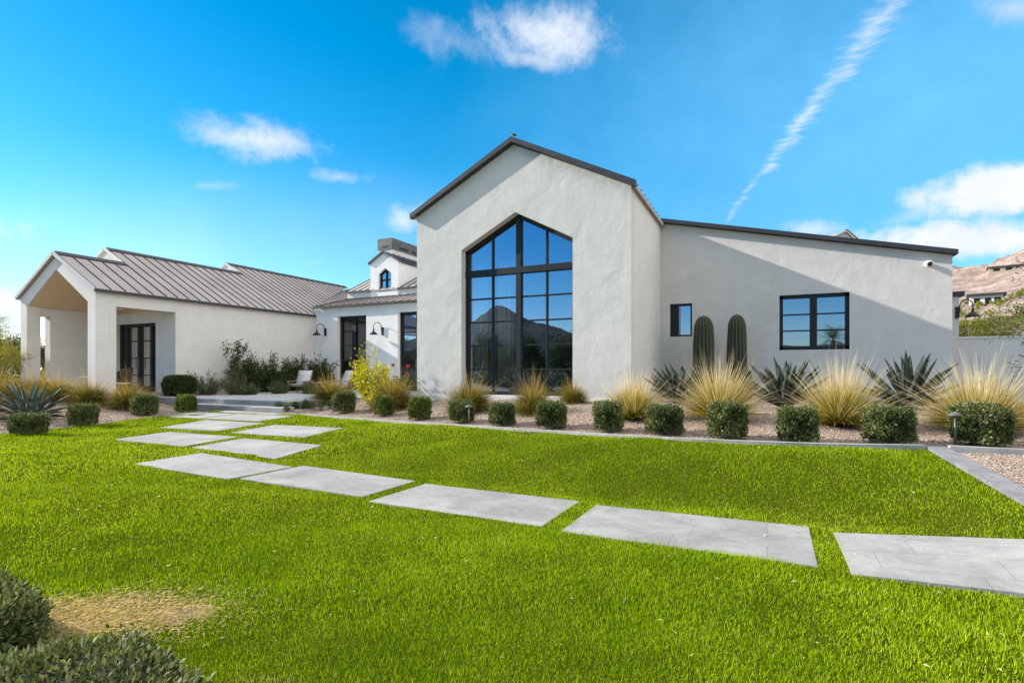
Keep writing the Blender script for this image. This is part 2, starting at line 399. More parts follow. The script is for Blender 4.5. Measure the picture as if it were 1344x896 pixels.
M['kerb_pale'] = stonemat('kerb_concrete', (.36, .345, .33), (.44, .43, .41), 3.)
def desertmat():
    m, G, p, out = mat('desert_ground')
    geo = G.n('ShaderNodeNewGeometry').outputs['Position']
    n = G.noise(geo, .05, 8, .65); f = G.noise(geo, 1.2, 5, .6)
    c = G.mix(G.mr(n, .35, .65), (.17, .13, .085, 1), (.10, .105, .045, 1))
    G.l(G.mix(G.mr(f, .4, .7, 0, .6), c, (.22, .17, .12, 1)), p.inputs['Base Color']); p.inputs['Roughness'].default_value = 1; return m
M['desert'] = desertmat()
def rockmat(name, a, b, c3, sc=.02, bs=1.0):
    m, G, p, out = mat(name)
    geo = G.n('ShaderNodeNewGeometry').outputs['Position']
    mp = G.n('ShaderNodeMapping'); mp.inputs['Scale'].default_value = (1, 1, 1.8); mp.inputs['Rotation'].default_value = (.5, .35, 0); G.l(geo, mp.inputs[0])
    n = G.noise(mp.outputs[0], sc, 9, .68, .8); f = G.noise(geo, sc * 9, 6, .7)
    c = G.ramp(n, [(.3, a), (.5, b), (.68, c3)])
    sh = G.mr(G.noise(geo, sc * 9, 4, .6), .56, .62, 0, .4)
    c = G.mix(sh, c, (.075, .08, .035, 1))
    G.l(c, p.inputs['Base Color']); p.inputs['Roughness'].default_value = 1; p.inputs['Specular IOR Level'].default_value = .1
    G.l(G.bump(G.m('ADD', n, G.m('MULTIPLY', f, .35)), bs, 12), p.inputs['Normal']); return m
M['rock'] = rockmat('mountain_rock', (.20, .14, .12), (.42, .31, .265), (.60, .48, .42), .05, .7)  # darkest tone also paints crag shadows; the pinks are the rock's own
M['rock_far'] = rockmat('far_mountain_rock', (.05, .055, .05), (.075, .075, .065), (.11, .10, .085), .006, .6)

# ------------------------------------------------------------------ terrain
KX = [-14.6, -12, -10.7, -9.2, -7.2, -5.6, -4.6, -2.17, -1.0, 0, .85, 1.86, 14]
KY = [10.25, 10.2, 10.1, 9.82, 9.3, 8.9, 8.65, 8.06, 7.88, 7.92, 8.08, 8.45, 8.6]
KZ = [.26, .26, .27, .28, .31, .35, .37, .42, .44, .45, .45, .45, .45]
def yc(X): return np.interp(X, KX, KY)
def zc(X): return np.interp(X, KX, KZ)
def xk(Y): return np.interp(Y, [-9, 4.4, 6.2, 8.45], [2.5, 2.3, 2.08, 1.86])      # the block kerb on the lawn's right
def zk(Y): return np.interp(Y, [-9, 3, 4.4, 6.2, 8.45], [.03, .03, .07, .25, .45])
def zlawn(X, Y):
    X = np.asarray(X, float); Y = np.asarray(Y, float)
    a = .09 * (1 - sstep(-9, -4, X))
    k = np.clip((Y - 5.75) / (yc(X) - 5.75), 0, 1)
    z = a + (zc(X) - a) * (.1 * k + .9 * k * k * (3 - 2 * k)) - .05 * np.exp(-((Y - 6.2) / .45) ** 2) * sstep(-7, -3, X)
    z = z + (.013 * np.sin(X * 2.3 + 1.7 * np.sin(Y * 1.3)) * np.sin(Y * 2.6 + 1.1 * np.sin(X * 1.1)) + .007 * np.sin(X * 6.1 + 2 * np.sin(Y * 3.7)) * np.sin(Y * 5.3 + X * 1.9)) * (1 - .75 * np.exp(-((Y - 5.05) / .62) ** 4))
    return z + (zk(Y) - .02 - z) * sstep(-.9, -.05, X - xk(Y))
def zbed(X, Y):
    X = np.asarray(X, float); Y = np.asarray(Y, float)
    h = .55 + .17 * sstep(-12, -9, X)
    return zc(X) + (h - zc(X)) * sstep(0, 1, np.clip((Y - yc(X)) / 3.4, 0, 1)) * .98
XL = -14.6
def zleft(X, Y):
    X = np.asarray(X, float); Y = np.asarray(Y, float)
    return zlawn(np.full_like(X, XL), np.minimum(Y, 10.2)) + .42 * sstep(0, 1, (XL - X) / 4.5)
def gz(X, Y):
    if X < XL: return float(zleft(np.array(X), np.array(Y)))
    if X > float(xk(Y)) and Y < 8.45: return float(zk(Y))
    return float(zlawn(X, Y)) if Y <= yc(X) else float(zbed(X, Y))
def grid(name, mat_, us, vs_, fn, smooth=True, bump_=0.):
    nu, nv = len(us), len(vs_)
    P = np.array([fn(u, v) for v in vs_ for u in us], float)
    if bump_:
        P[:, 2] += bump_ * np.array([noise.noise(Vector((p[0] * 3, p[1] * 3, 0))) for p in P])
    I = np.arange(nu * nv).reshape(nv, nu)
    F_ = np.stack([I[:-1, :-1], I[:-1, 1:], I[1:, 1:], I[1:, :-1]], -1).reshape(-1, 4)
    return struct(npmesh(name, P, F_, mat_, smooth=smooth))
big = MB(); big.add([(-4000, -4000, -.35), (4000, -4000, -.35), (4000, 4000, -.35), (-4000, 4000, -.35)], [(0, 1, 2, 3)])
struct(build('desert_ground', big, M['desert']))
def lawn_pt(u, v):
    y = -9 + v * 17.45; x = XL + u * (float(xk(y)) - XL); y = -9 + v * (float(yc(x)) + 9)
    return (x, y, float(zlawn(x, y)))
grid('lawn', M['soil'], np.linspace(0, 1, 120), np.linspace(0, 1, 120), lawn_pt)
grid('gravel_bed', M['gravel'], np.linspace(XL, 16, 150), np.linspace(0, 1, 60), lambda u, v: (u, yc(u) + v * (18.5 - yc(u)), float(zbed(u, yc(u) + v * (18.5 - yc(u)))) - .012), bump_=.012)
grid('gravel_slope', M['gravel'], np.linspace(-34, XL, 90), np.linspace(-9, 20, 100), lambda u, v: (u, v, float(zleft(u, v)) - .012 - (.45 * sstep(10.2, 10.6, v) if u > -18 else 0)), bump_=.03)
def path_pt(u, v):
    y = -9 + v * 17.35; x = float(xk(y)) + .2 + u * 14; y2 = -9 + v * (float(yc(x)) - .1 + 9)
    return (x, y2, float(zk(y2)) - .015)
grid('gravel_path', M['gravel'], np.linspace(0, 1, 60), np.linspace(0, 1, 80), path_pt, bump_=.008)
# kerbs: a thin concrete edge along the planting bed, wide dark pavers down the lawn's right side
def strip(name, mat_, path, w_, h_, drop=.12):
    mb = MB(); n = len(path)
    P = [Vector(p) for p in path]
    for i in range(n):
        t = (P[min(i + 1, n - 1)] - P[max(i - 1, 0)]); t.z = 0; t.normalize(); s_ = Vector((-t.y, t.x, 0)) * w_
        a, b = P[i], P[i] + s_
        mb.v += [tuple(a + Vector((0, 0, -drop))), tuple(a + Vector((0, 0, h_))), tuple(b + Vector((0, 0, h_))), tuple(b + Vector((0, 0, -drop)))]
    for i in range(n - 1):
        for k in range(4): mb.f.append((i * 4 + k, (i + 1) * 4 + k, (i + 1) * 4 + (k + 1) % 4, i * 4 + (k + 1) % 4)); mb.sm.append(False)
    mb.f += [(3, 2, 1, 0), tuple((n - 1) * 4 + k for k in range(4))]; mb.sm += [False] * 2
    return struct(build(name, mb, mat_))
strip('bed_kerb', M['kerb_pale'], [(x, float(yc(x)), float(zc(x))) for x in np.linspace(-10.9, 1.86, 60)], .085, .035)
strip('gravel_kerb', M['kerb_pale'], [(x, float(yc(x)), float(zc(x)) + .004) for x in np.linspace(2.10, 16, 40)], .085, .035)
kb = MB()
y = 8.50
while y > -8.5:                                         # the right-hand kerb is laid from separate blocks
    ya, yb = y, y - .394
    q = [(float(xk(ya)) + .005, ya), (float(xk(ya)) + .225, ya), (float(xk(yb)) + .225, yb), (float(xk(yb)) + .005, yb)]
    za = [float(zk(min(p[1], 8.45))) + .018 for p in q]
    kb.add([(p[0], p[1], z - .25) for p, z in zip(q, za)] + [(p[0], p[1], z) for p, z in zip(q, za)],
           [(3, 2, 1, 0), (4, 5, 6, 7), (0, 1, 5, 4), (1, 2, 6, 5), (2, 3, 7, 6), (3, 0, 4, 7)]); y -= .4
struct(build('lawn_kerb', kb, M['kerb']))

# ------------------------------------------------------------------ stepping slabs
PAV = [(.555, 4.45, 1.72, 1.03, 0, 'long grey stone slab nearest the dark block kerb, first of the path'),
       (-1.64, 4.50, 2.0, 1.08, 0, 'long grey stone slab second from the dark kerb, in the foreground lawn'),
       (-3.92, 4.58, 2.05, 1.08, 0, 'long grey stone slab third from the dark kerb, below the tall window'),
       (-6.12, 4.72, 2.0, 1.03, 0, 'grey stone slab fourth from the dark kerb, where the path begins to turn'),
       (-8.22, 4.62, 2.02, 1.0, 0, 'pale stone slab at the bend of the path, lowest of the left cluster'),
       (-8.95, 5.95, 2.0, 1.0, 0, 'pale stone slab just above the bend, second of the cluster towards the steps'),
       (-11.35, 6.0, 2.1, 1.05, 0, 'pale stone slab set furthest left in the lawn'),
       (-9.85, 7.38, 2.0, 1.05, 0, 'pale stone slab on the right edge of the left cluster, nearest the tall window'),
       (-12.3, 7.42, 2.0, 1.1, 0, 'pale stone slab in the middle of the left cluster, behind the leftmost one'),
       (-12.75, 8.75, 2.0, 1.02, 0, 'small looking pale slab right of the path just before the last one'),
       (-14.35, 8.75, 1.5, 1.0, 0, 'small looking pale slab beside the clipped box shrub at the far left of the path'),
       (-13.9, 9.93, 2.3, .5, 0, 'narrow pale slab at the foot of the stone steps')]
for (x, y, lx, ly, rz, lab) in PAV:
    bm = bmesh.new(); nx, ny = 8, 4
    zf = lambda X, Y: float(zlawn(X, Y))
    cz = [zf(x, y), zf(x + lx, y), zf(x + lx, y + ly), zf(x, y + ly)]
    vt = []
    jit = [(random.uniform(-.015, .015), random.uniform(-.015, .015)) for _ in range(4)]
    for k, (X, Y) in enumerate(((x, y), (x + lx, y), (x + lx, y + ly), (x, y + ly))):
        vt.append((X + jit[k][0], Y + jit[k][1], cz[k] + .014))
    o = thing  # keep names readable
    mb = MB(); mb.add([(a, b, c - .06) for a, b, c in vt] + vt, [(3, 2, 1, 0), (4, 5, 6, 7), (0, 1, 5, 4), (1, 2, 6, 5), (2, 3, 7, 6), (3, 0, 4, 7)])
    ob = build('stone_slab', mb, M['paver'], root_at=(x + lx / 2, y + ly / 2, sum(cz) / 4))
    bv = ob.modifiers.new('bevel', 'BEVEL'); bv.width = .006; bv.segments = 2
    tag(ob, lab, 'stepping stone', 'stone slabs of the lawn path')
    bm.free()

# ------------------------------------------------------------------ patio and steps
PZ = .57
pt = MB()
pt.box(-18.5, -12.0, 10.72, 13.0, .1, PZ); pt.box(-18.5, -12.6, 13.0, 17.98, .1, PZ); pt.box(-12.6, -8.65, 13.0, 17.98, .1, PZ - .004)
struct(build('patio', pt, M['patio']))
st = MB(); st.box(-15.6, -11.75, 10.36, 10.718, .0, .42)
struct(build('step', st, M['patio']))
rs = MB(); rs.box(-18.4, -12.02, 10.712, 10.719, .1, .545); rs.box(-11.998, -11.992, 10.74, 13.0, .1, .545); rs.box(-15.58, -11.77, 10.352, 10.359, .0, .395)
struct(build('step_risers', rs, M['riser']))

# ------------------------------------------------------------------ house
house = thing('house', (-6, 15, .55), 'white stucco gabled desert house with black framed windows and metal roofs', 'house')
def slab_poly(mb, outline, holes, to3, depth):
    """flat wall with openings: outline and holes as 2D loops, to3(u, v, t) places them, t from 0 (outer face) to depth"""
    bm = bmesh.new(); edges = []; loops = []
    for lp in [outline] + holes:
        vsl = [bm.verts.new((u, v, 0)) for u, v in lp]; loops.append(lp)
        for i in range(len(vsl)): edges.append(bm.edges.new((vsl[i], vsl[(i + 1) % len(vsl)])))
    bm.verts.index_update()
    bmesh.ops.triangle_fill(bm, use_beauty=True, use_dissolve=False, edges=edges)
    bm.verts.index_update()
    co = [v.co.copy() for v in bm.verts]; tri = [[v.index for v in f.verts] for f in bm.faces]
    bm.free()
    n = len(co)
    V = [to3(c.x, c.y, 0) for c in co] + [to3(c.x, c.y, depth) for c in co]
    base = Vector(to3(0, 0, 0)); nrm = (Vector(to3(0, 0, 0)) - Vector(to3(0, 0, 1))).normalized()
    F_ = []
    for t in tri:
        a, b, c = (Vector(V[i]) for i in t)
        if (b - a).cross(c - a).dot(nrm) < 0: t = t[::-1]
        F_.append(tuple(t)); F_.append(tuple(i + n for i in reversed(t)))
    mb.add(V, F_)
    for lp in loops:
        m = len(lp)
        v = [to3(u, w_, 0) for u, w_ in lp] + [to3(u, w_, depth) for u, w_ in lp]
        mb.add(v, [(i, (i + 1) % m, m + (i + 1) % m, m + i) for i in range(m)])
def fY(Y, sgn=1): return lambda u, v, t: (u, Y + sgn * t, v)      # wall facing -Y
def fX(X, sgn=-1): return lambda u, v, t: (X + sgn * t, u, v)     # wall facing +X
def recalc(o):
    bm = bmesh.new(); bm.from_mesh(o.data); bmesh.ops.remove_doubles(bm, verts=bm.verts, dist=1e-4); bmesh.ops.recalc_face_normals(bm, faces=bm.faces)
    bm.to_mesh(o.data); bm.free(); return o
def roof_plane(mb, e0, e1, r1, r0, pitch=.39, th=.07, rib=True, seam=None):
    """one metal slope: e0-e1 the eave, r0-r1 the top edge; seams run from eave to top"""
    e0, e1, r0, r1 = map(Vector, (e0, e1, r0, r1))
    n = (e1 - e0).cross(r0 - e0).normalized()
    if n.z < 0: n = -n
    top = [e0, e1, r1, r0]; bot = [p - Vector((0, 0, th)) for p in top]
    mb.add(bot + top, [(3, 2, 1, 0), (4, 5, 6, 7), (0, 1, 5, 4), (1, 2, 6, 5), (2, 3, 7, 6), (3, 0, 4, 7)])
    L = (e1 - e0).length; k = max(1, round(L / pitch))
    for i in range(k + 1):
        t = min(.998, max(.002, i / k)); a = e0.lerp(e1, t) + n * .014; b = r0.lerp(r1, t) + n * .014
        (seam if seam is not None else mb).bar(a, b, .017, .032, up=n)

# --- main gable block
GX0, GX1, GY, GPX = -8.63, -2.755, 12.08, -5.70
EZ, PKZ = 5.62, 7.08
WIN = [(-7.22, .80), (-4.15, .80), (-4.15, 4.60), (-5.66, 5.39), (-7.22, 4.58)]
gw = MB(); slab_poly(gw, [(GX0, .3), (GX1, .3), (GX1, EZ), (GPX, PKZ), (GX0, EZ)], [WIN], fY(GY), .34)
recalc(build('gable_wall', gw, M['stucco'], house))
sw = MB(); sw.box(GX1 - .3, GX1, GY + .34, 24, .3, EZ); sw.box(GX0, GX0 + .3, GY + .34, 24, .3, EZ)
build('side_wall', sw, M['stucco_smooth'], house)
plinth = MB(); plinth.box(GX0 - .012, GX1 + .012, GY - .035, GY - .002, .3, .76); build('plinth', plinth, M['stucco_smooth'], house)
rf = MB(); sm = MB(); o = .13
sl_ = (PKZ - EZ) / (GPX - GX0)
roof_plane(rf, (GX1 + .10, GY - o, EZ + .10 - sl_ * .1), (GX1 + .10, 24, EZ + .10 - sl_ * .1), (GPX, 24, PKZ + .12), (GPX, GY - o, PKZ + .12), seam=sm, th=.1)
roof_plane(rf, (GX0 - .10, 24, EZ + .10 - sl_ * .1), (GX0 - .10, GY - o, EZ + .10 - sl_ * .1), (GPX, GY - o, PKZ + .12), (GPX, 24, PKZ + .12), seam=sm, th=.1)
mr = build('metal_roof', rf, M['roof'], house); build('seams', sm, M['seam'], mr)
fa = MB()
for sx, X in ((1, GX1 + .13), (-1, GX0 - .13)):
    za = EZ + .135 - sl_ * .13
    fa.add([(GPX, GY - o - .03, PKZ + .15), (X, GY - o - .03, za), (X, GY - o - .03, za - .13), (GPX, GY - o - .03, PKZ + .02),
            (GPX, GY - .004, PKZ + .15), (X, GY - .004, za), (X, GY - .004, za - .13), (GPX, GY - .004, PKZ + .02)],
           [(0, 1, 2, 3), (7, 6, 5, 4), (0, 4, 5, 1), (1, 5, 6, 2), (2, 6, 7, 3), (3, 7, 4, 0)])
recalc(build('fascia', fa, M['fascia'], house))
for X in (GX1 + .10, GX0 - .10):
    sf = MB(); za = EZ + .10 - sl_ * .1 - .106
    sf.add([(X, GY - o - .02, za), (GPX, GY - o - .02, PKZ + .014), (GPX, GY - .003, PKZ + .014), (X, GY - .003, za)], [(0, 1, 2, 3)]); build('soffit', sf, M['fascia'], house)

# --- tall gabled window
def frame_bars(mb, segs, Y, w_, d_):
    for a, b in segs: mb.bar((a[0], Y, a[1]), (b[0], Y, b[1]), w_, d_, up=(0, 1, 0))
FYY = GY + .27
wf = MB(); x0, x1, xm = -7.22, -4.15, -5.67
zt = lambda x: 4.58 + (5.39 - 4.58) * (x - x0) / (-5.66 - x0) if x < -5.66 else 5.39 - (5.39 - 4.60) * (x + 5.66) / (x1 + 5.66)
t_ = .075
frame_bars(wf, [((x0 + t_ / 2, .80), (x0 + t_ / 2, 4.58)), ((x1 - t_ / 2, .80), (x1 - t_ / 2, 4.60)), ((x0, .845), (x1, .845)),
                ((x0, 4.58 - .05), (-5.66, 5.39 - .05)), ((x1, 4.60 - .05), (-5.66, 5.39 - .05))], FYY, .09, .10)
frame_bars(wf, [((xm, .82), (xm, 5.34))], FYY - .012, .13, .10)
frame_bars(wf, [((x0, 3.98), (x1, 3.98))], FYY - .016, .16, .11)
q0, q1 = (x0 + xm) / 2 + .02, (x1 + xm) / 2 - .0
for q in (q0, q1): frame_bars(wf, [((q, .85), (q, zt(q) - .06))], FYY - .004, .034, .06)
for k in range(1, 5): z = .85 + (3.92 - .85) * k / 5; frame_bars(wf, [((x0 + .05, z), (x1 - .05, z))], FYY + .002, .034, .062)
win = build('window', wf, M['black'], house)
pn = MB(); pn.add([(x0 + .02, FYY + .02, .82), (x1 - .02, FYY + .02, .82), (x1 - .02, FYY + .02, 4.57), (-5.66, FYY + .02, 5.35), (x0 + .02, FYY + .02, 4.55)], [(0, 1, 2, 3, 4)])
build('pane', pn, M['glass'], win)
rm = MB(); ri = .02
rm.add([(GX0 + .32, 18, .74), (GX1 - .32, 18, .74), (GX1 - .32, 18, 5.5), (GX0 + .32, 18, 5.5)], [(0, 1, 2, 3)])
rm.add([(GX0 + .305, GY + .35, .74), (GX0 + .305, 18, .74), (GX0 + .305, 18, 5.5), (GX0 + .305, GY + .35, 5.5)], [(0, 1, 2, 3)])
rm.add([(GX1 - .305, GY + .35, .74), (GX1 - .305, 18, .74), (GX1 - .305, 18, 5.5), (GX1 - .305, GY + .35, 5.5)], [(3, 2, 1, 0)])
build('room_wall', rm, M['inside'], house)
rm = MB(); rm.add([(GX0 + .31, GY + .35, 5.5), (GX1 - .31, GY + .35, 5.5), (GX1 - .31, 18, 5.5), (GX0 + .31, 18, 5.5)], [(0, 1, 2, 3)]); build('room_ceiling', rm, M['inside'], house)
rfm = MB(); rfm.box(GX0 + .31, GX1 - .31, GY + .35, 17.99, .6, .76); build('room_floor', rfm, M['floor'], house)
def curtain(xa, xb, label):
    mb = MB(); n = 60; y0 = GY + .62
    for zz in (.78, 4.35):
        for i in range(n + 1):
            t = i / n; mb.v.append((xa + (xb - xa) * t, y0 + .05 * math.sin(t * 9 * 2 * math.pi) + .02 * math.sin(t * 23), zz))
    for i in range(n): mb.f.append((i, i + 1, n + 2 + i, n + 1 + i)); mb.sm.append(True)
    ob = build('curtain', mb, M['curtain'], root_at=((xa + xb) / 2, y0, .78)); so_ = ob.modifiers.new('thick', 'SOLIDIFY'); so_.thickness = .004
    return tag(ob, label, 'curtain', 'linen curtains in the tall window')
curtain(-7.35, -6.75, 'pale pleated curtain at the left edge inside the tall window')
curtain(-6.45, -5.95, 'pale pleated curtain just left of the thick middle mullion inside the tall window')
curtain(-4.32, -4.05, 'narrow pale curtain at the right edge inside the tall window')

# --- right wing
WY = 15.88
WZ = lambda x: 5.64 + (4.10 - 5.64) * (x + 2.755) / (3.99 + 2.755)
ww = MB(); WR = [(.33, 1.97), (1.92, 1.97), (1.92, 3.42), (.33, 3.42)]; WS = [(-2.5, 2.40), (-1.89, 2.40), (-1.89, 3.34), (-2.5, 3.34)]
slab_poly(ww, [(-2.75, .3), (3.99, .3), (3.99, WZ(3.99) + .06), (-2.75, WZ(-2.75) + .06)], [WR, WS], fY(WY), .3)
recalc(build('wing_wall', ww, M['stucco'], house))
ew = MB(); ew.box(3.69, 3.99, WY + .3, 24, .3, WZ(3.99) - .02); build('end_wall', ew, M['stucco_smooth'], house)
rf = MB(); sm = MB(); oo = .15
roof_plane(rf, (4.02, WY - oo, WZ(4.02) + .14), (4.02, 24, WZ(4.02) + .14), (-2.75, 24, WZ(-2.75) + .14), (-2.75, WY - oo, WZ(-2.75) + .14), seam=sm, th=.06)
mr = build('metal_roof', rf, M['roof'], house); build('seams', sm, M['seam'], mr)
fa = MB(); a, b = WZ(-2.74) + .175, WZ(4.06) + .175
fa.add([(-2.74, WY - oo - .03, a), (4.06, WY - oo - .03, b), (4.06, WY - oo - .03, b - .105), (-2.74, WY - oo - .03, a - .105), (-2.74, WY - oo, a), (4.06, WY - oo, b), (4.06, WY - oo, b - .105), (-2.74, WY - oo, a - .105)],
       [(0, 1, 2, 3), (7, 6, 5, 4), (0, 4, 5, 1), (1, 5, 6, 2), (2, 6, 7, 3), (3, 7, 4, 0)])
fa.box(4.025, 4.06, WY - oo + .004, 24, WZ(4.06) + .07, WZ(4.06) + .172)
recalc(build('fascia', fa, M['fascia'], house))
sf = MB(); sf.add([(-2.75, WY - oo, WZ(-2.75) + .072), (4.02, WY - oo, WZ(4.02) + .072), (4.02, WY, WZ(4.02) + .072), (-2.75, WY, WZ(-2.75) + .072)], [(0, 1, 2, 3)])
build('soffit', sf, M['fascia'], house)
wf = MB(); yy = WY + .1; x0, x1, z0, z1 = .33, 1.92, 1.97, 3.42
frame_bars(wf, [((x0 + .04, z0), (x0 + .04, z1)), ((x1 - .04, z0), (x1 - .04, z1)), ((x0, z0 + .04), (x1, z0 + .04)), ((x0, z1 - .045), (x1, z1 - .045))], yy, .09, .10)
frame_bars(wf, [(((x0 + x1) / 2, z0), ((x0 + x1) / 2, z1))], yy - .006, .16, .11)
for k in (1, 2): z = z0 + .08 + (z1 - z0 - .17) * k / 3; frame_bars(wf, [((x0 + .05, z), (x1 - .05, z))], yy + .003, .032, .07)
win = build('window', wf, M['black'], house)
pn = MB(); pn.add([(x0, yy + .02, z0), (x1, yy + .02, z0), (x1, yy + .02, z1), (x0, yy + .02, z1)], [(0, 1, 2, 3)]); build('pane', pn, M['glass'], win)
wf = MB(); x0, x1, z0, z1 = -2.5, -1.89, 2.40, 3.34
frame_bars(wf, [((x0 + .03, z0), (x0 + .03, z1)), ((x1 - .025, z0), (x1 - .025, z1)), ((x0, z0 + .025), (x1, z0 + .025)), ((x0, z1 - .03), (x1, z1 - .03))], yy, .05, .09)
wf.box(x0 + .03, x0 + .23, yy - .03, yy + .03, z0 + .03, z1 - .03)
win = build('window', wf, M['black'], house)
pn = MB(); pn.add([(x0, yy + .02, z0), (x1, yy + .02, z0), (x1, yy + .02, z1), (x0, yy + .02, z1)], [(0, 1, 2, 3)]); build('pane', pn, M['glass'], win)
rb = MB(); rb.add([(-2.7, 19.5, .5), (3.6, 19.5, .5), (3.6, 19.5, 3.9), (-2.7, 19.5, 3.9)], [(0, 1, 2, 3)]); rb.add([(-2.7, WY + .31, .5), (-2.7, 19.5, .5), (-2.7, 19.5, 3.9), (-2.7, WY + .31, 3.9)], [(0, 1, 2, 3)]); rb.add([(3.6, WY + .31, .5), (3.6, 19.5, .5), (3.6, 19.5, 3.9), (3.6, WY + .31, 3.9)], [(0, 1, 2, 3)]); rb.add([(-2.7, WY + .31, 3.9), (3.6, WY + .31, 3.9), (3.6, 19.5, 3.9), (-2.7, 19.5, 3.9)], [(0, 1, 2, 3)])
rb.add([(-2.7, WY + .31, .8), (3.6, WY + .31, .8), (3.6, 19.5, .8), (-2.7, 19.5, .8)], [(0, 1, 2, 3)])
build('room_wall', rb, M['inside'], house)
# little monitor roof that shows over the wing
mo = MB(); sm = MB()
mo_w = MB(); mo_w.add([(1.75, 21, 4.3), (2.62, 21, 4.3), (2.62, 21, 5.82), (2.40, 21, 6.06), (1.75, 21, 6.0)], [(0, 1, 2, 3, 4)]); build('monitor_wall', mo_w, M['stucco_smooth'], house)
roof_plane(mo, (1.2, 20.9, 5.55), (2.44, 20.9, 6.12), (2.44, 24, 6.12), (1.2, 24, 5.55), th=.05, seam=sm, pitch=.45)
roof_plane(mo, (2.9, 24, 5.62), (2.9, 20.9, 5.62), (2.44, 20.9, 6.12), (2.44, 24, 6.12), th=.05, seam=sm)
mr = build('metal_roof', mo, M['roof'], house); build('seams', sm, M['seam'], mr)
# far wing that peeps out past the corner
fw = MB(); fw.box(3.99, 4.66, 18.0, 23.5, .3, 3.40); build('wall', fw, M['stucco_smooth'], house)
fr = MB(); fr.box(3.9, 4.76, 17.9, 23.6, 3.402, 3.53); build('flat_roof', fr, M['fascia'], house)

# --- left wing with the open porch
LX, LX0, LY = -18.5, -23.0, 9.25
LE, RX, RZ = 3.88, -20.75, 5.13
pit = (RZ - LE) / (LX - RX)
T2X, T2Z, T2Y = -21.95, 5.80, 11.3
T3X, T3Z, T3Y = -22.9, 6.32, 16.87
lw = MB()
slab_poly(lw, [(LX0, .1), (LX0 + .4, .1), (LX0 + .4, 3.60), (RX, 4.70), (LX - .42, 3.56), (LX - .42, .1), (LX, .1), (LX, LE), (RX, RZ), (LX0, LE)], [], fY(LY), .38)
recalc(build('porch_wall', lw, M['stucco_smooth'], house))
lw = MB()
slab_poly(lw, [(LY + .382, .1), (9.83, .1), (9.83, 3.44), (11.7, 3.44), (11.7, .1), (18.0, .1), (18.0, LE + .02), (LY + .382, LE)], [], fX(LX), .35)
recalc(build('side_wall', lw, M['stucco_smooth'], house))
bw = MB()
DR = [(-21.97, .62), (-19.62, .62), (-19.62, 3.13), (-21.97, 3.13)]
slab_poly(bw, [(LX0, .1), (LX - .352, .1), (LX - .352, 3.75), (LX0, 3.75)], [DR], fY(11.7), .3)
recalc(build('porch_back_wall', bw, M['stucco_smooth'], house))
jm = MB(); jm.box(LX - .351, LX - .001, 11.702, 12.0, .1, 3.42)
pl = MB(); pl.box(LX0, LX0 + .35, 9.93, 18, .1, 3.30); pl.box(LX0, LX0 + .35, LY + .382, 18, 3.302, 3.86)
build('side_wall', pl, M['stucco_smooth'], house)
pf = MB(); pf.box(LX0, LX - .03, LY - .05, 11.69, .1, .60); pf.box(-18.47, -18.1, 9.85, 11.65, .1, .60); build('porch_floor', pf, M['patio'], house)
ce = MB(); ya, yb = LY + .05, 11.7
zl, zr = 3.60 - .006, 3.56 - .006
ce.add([(LX - .415, ya, zr), (LX - .415, yb, zr), (RX, yb, 4.694), (RX, ya, 4.694), (LX0 + .395, yb, zl), (LX0 + .395, ya, zl)], [(0, 1, 2, 3), (3, 2, 4, 5)])
ce.add([(LX0 + .355, 11.69, 3.5), (LX - .355, 11.69, 3.5), (LX - .355, 11.69, 3.62), (RX, 11.69, 4.75), (LX0 + .355, 11.69, 3.62)], [(0, 1, 2, 3, 4)])
ce.add([(LX - .42, LY + .385, 3.44), (LX - .42, 11.685, 3.44), (LX - .42, 11.685, 3.56), (LX - .42, LY + .385, 3.56)], [(0, 1, 2, 3)])
build('porch_ceiling', ce, M['soffit'], house)
fr = MB()
def door(x0, x1, z0, z1, y, leaves, rows, side=0., stile=.2, glass='glass_dark'):
    mb = MB(); bars = [((x0 + .05, z0), (x0 + .05, z1)), ((x1 - .05, z0), (x1 - .05, z1)), ((x0, z1 - .06), (x1, z1 - .06)), ((x0, z0 + .05), (x1, z0 + .05))]
    frame_bars(mb, bars, y, .11, .1)
    xs = [x0 + .05]
    if side: xs.append(x0 + side)
    a, b = x0 + side, x1 - side
    xs += [a + (b - a) * k / leaves for k in range(1, leaves)]
    if side: xs.append(x1 - side)
    for x in xs[1:]: frame_bars(mb, [((x, z0 + .02), (x, z1 - .03))], y - .006, stile, .105)
    for k in range(1, rows): z = z0 + (z1 - z0) * k / rows; frame_bars(mb, [((x0 + .06, z), (x1 - .06, z))], y + .004, .035, .06)
    frame_bars(mb, [((x0 + .05, z0 + .14), (x1 - .05, z0 + .14))], y + .002, .18, .09)
    d = build('door', mb, M['black'], house)
    p_ = MB(); p_.add([(x0, y + .02, z0), (x1, y + .02, z0), (x1, y + .02, z1), (x0, y + .02, z1)], [(0, 1, 2, 3)]); build('pane', p_, M[glass], d)
    h_ = MB(); hx = (x0 + x1) / 2
    for s_ in (-.07, .07): h_.bar((hx + s_, y - .10, z0 + .85), (hx + s_, y - .10, z0 + 1.25), .02, .03); h_.bar((hx + s_, y - .11, z0 + 1.05), (hx + s_, y - .05, z0 + 1.05), .02, .02)
    build('handle', h_, M['bronze'], d)
    return d
door(-21.97, -19.62, .62, 3.13, 11.85, 2, 4, .42, .13, glass='glass_clear')
ib = MB(); ib.add([(LX0 + .4, 16, .6), (LX - .4, 16, .6), (LX - .4, 16, 3.7), (LX0 + .4, 16, 3.7)], [(0, 1, 2, 3)]); ib.add([(LX0 + .4, 12.02, .61), (LX - .4, 12.02, .61), (LX - .4, 16, .61), (LX0 + .4, 16, .61)], [(0, 1, 2, 3)])
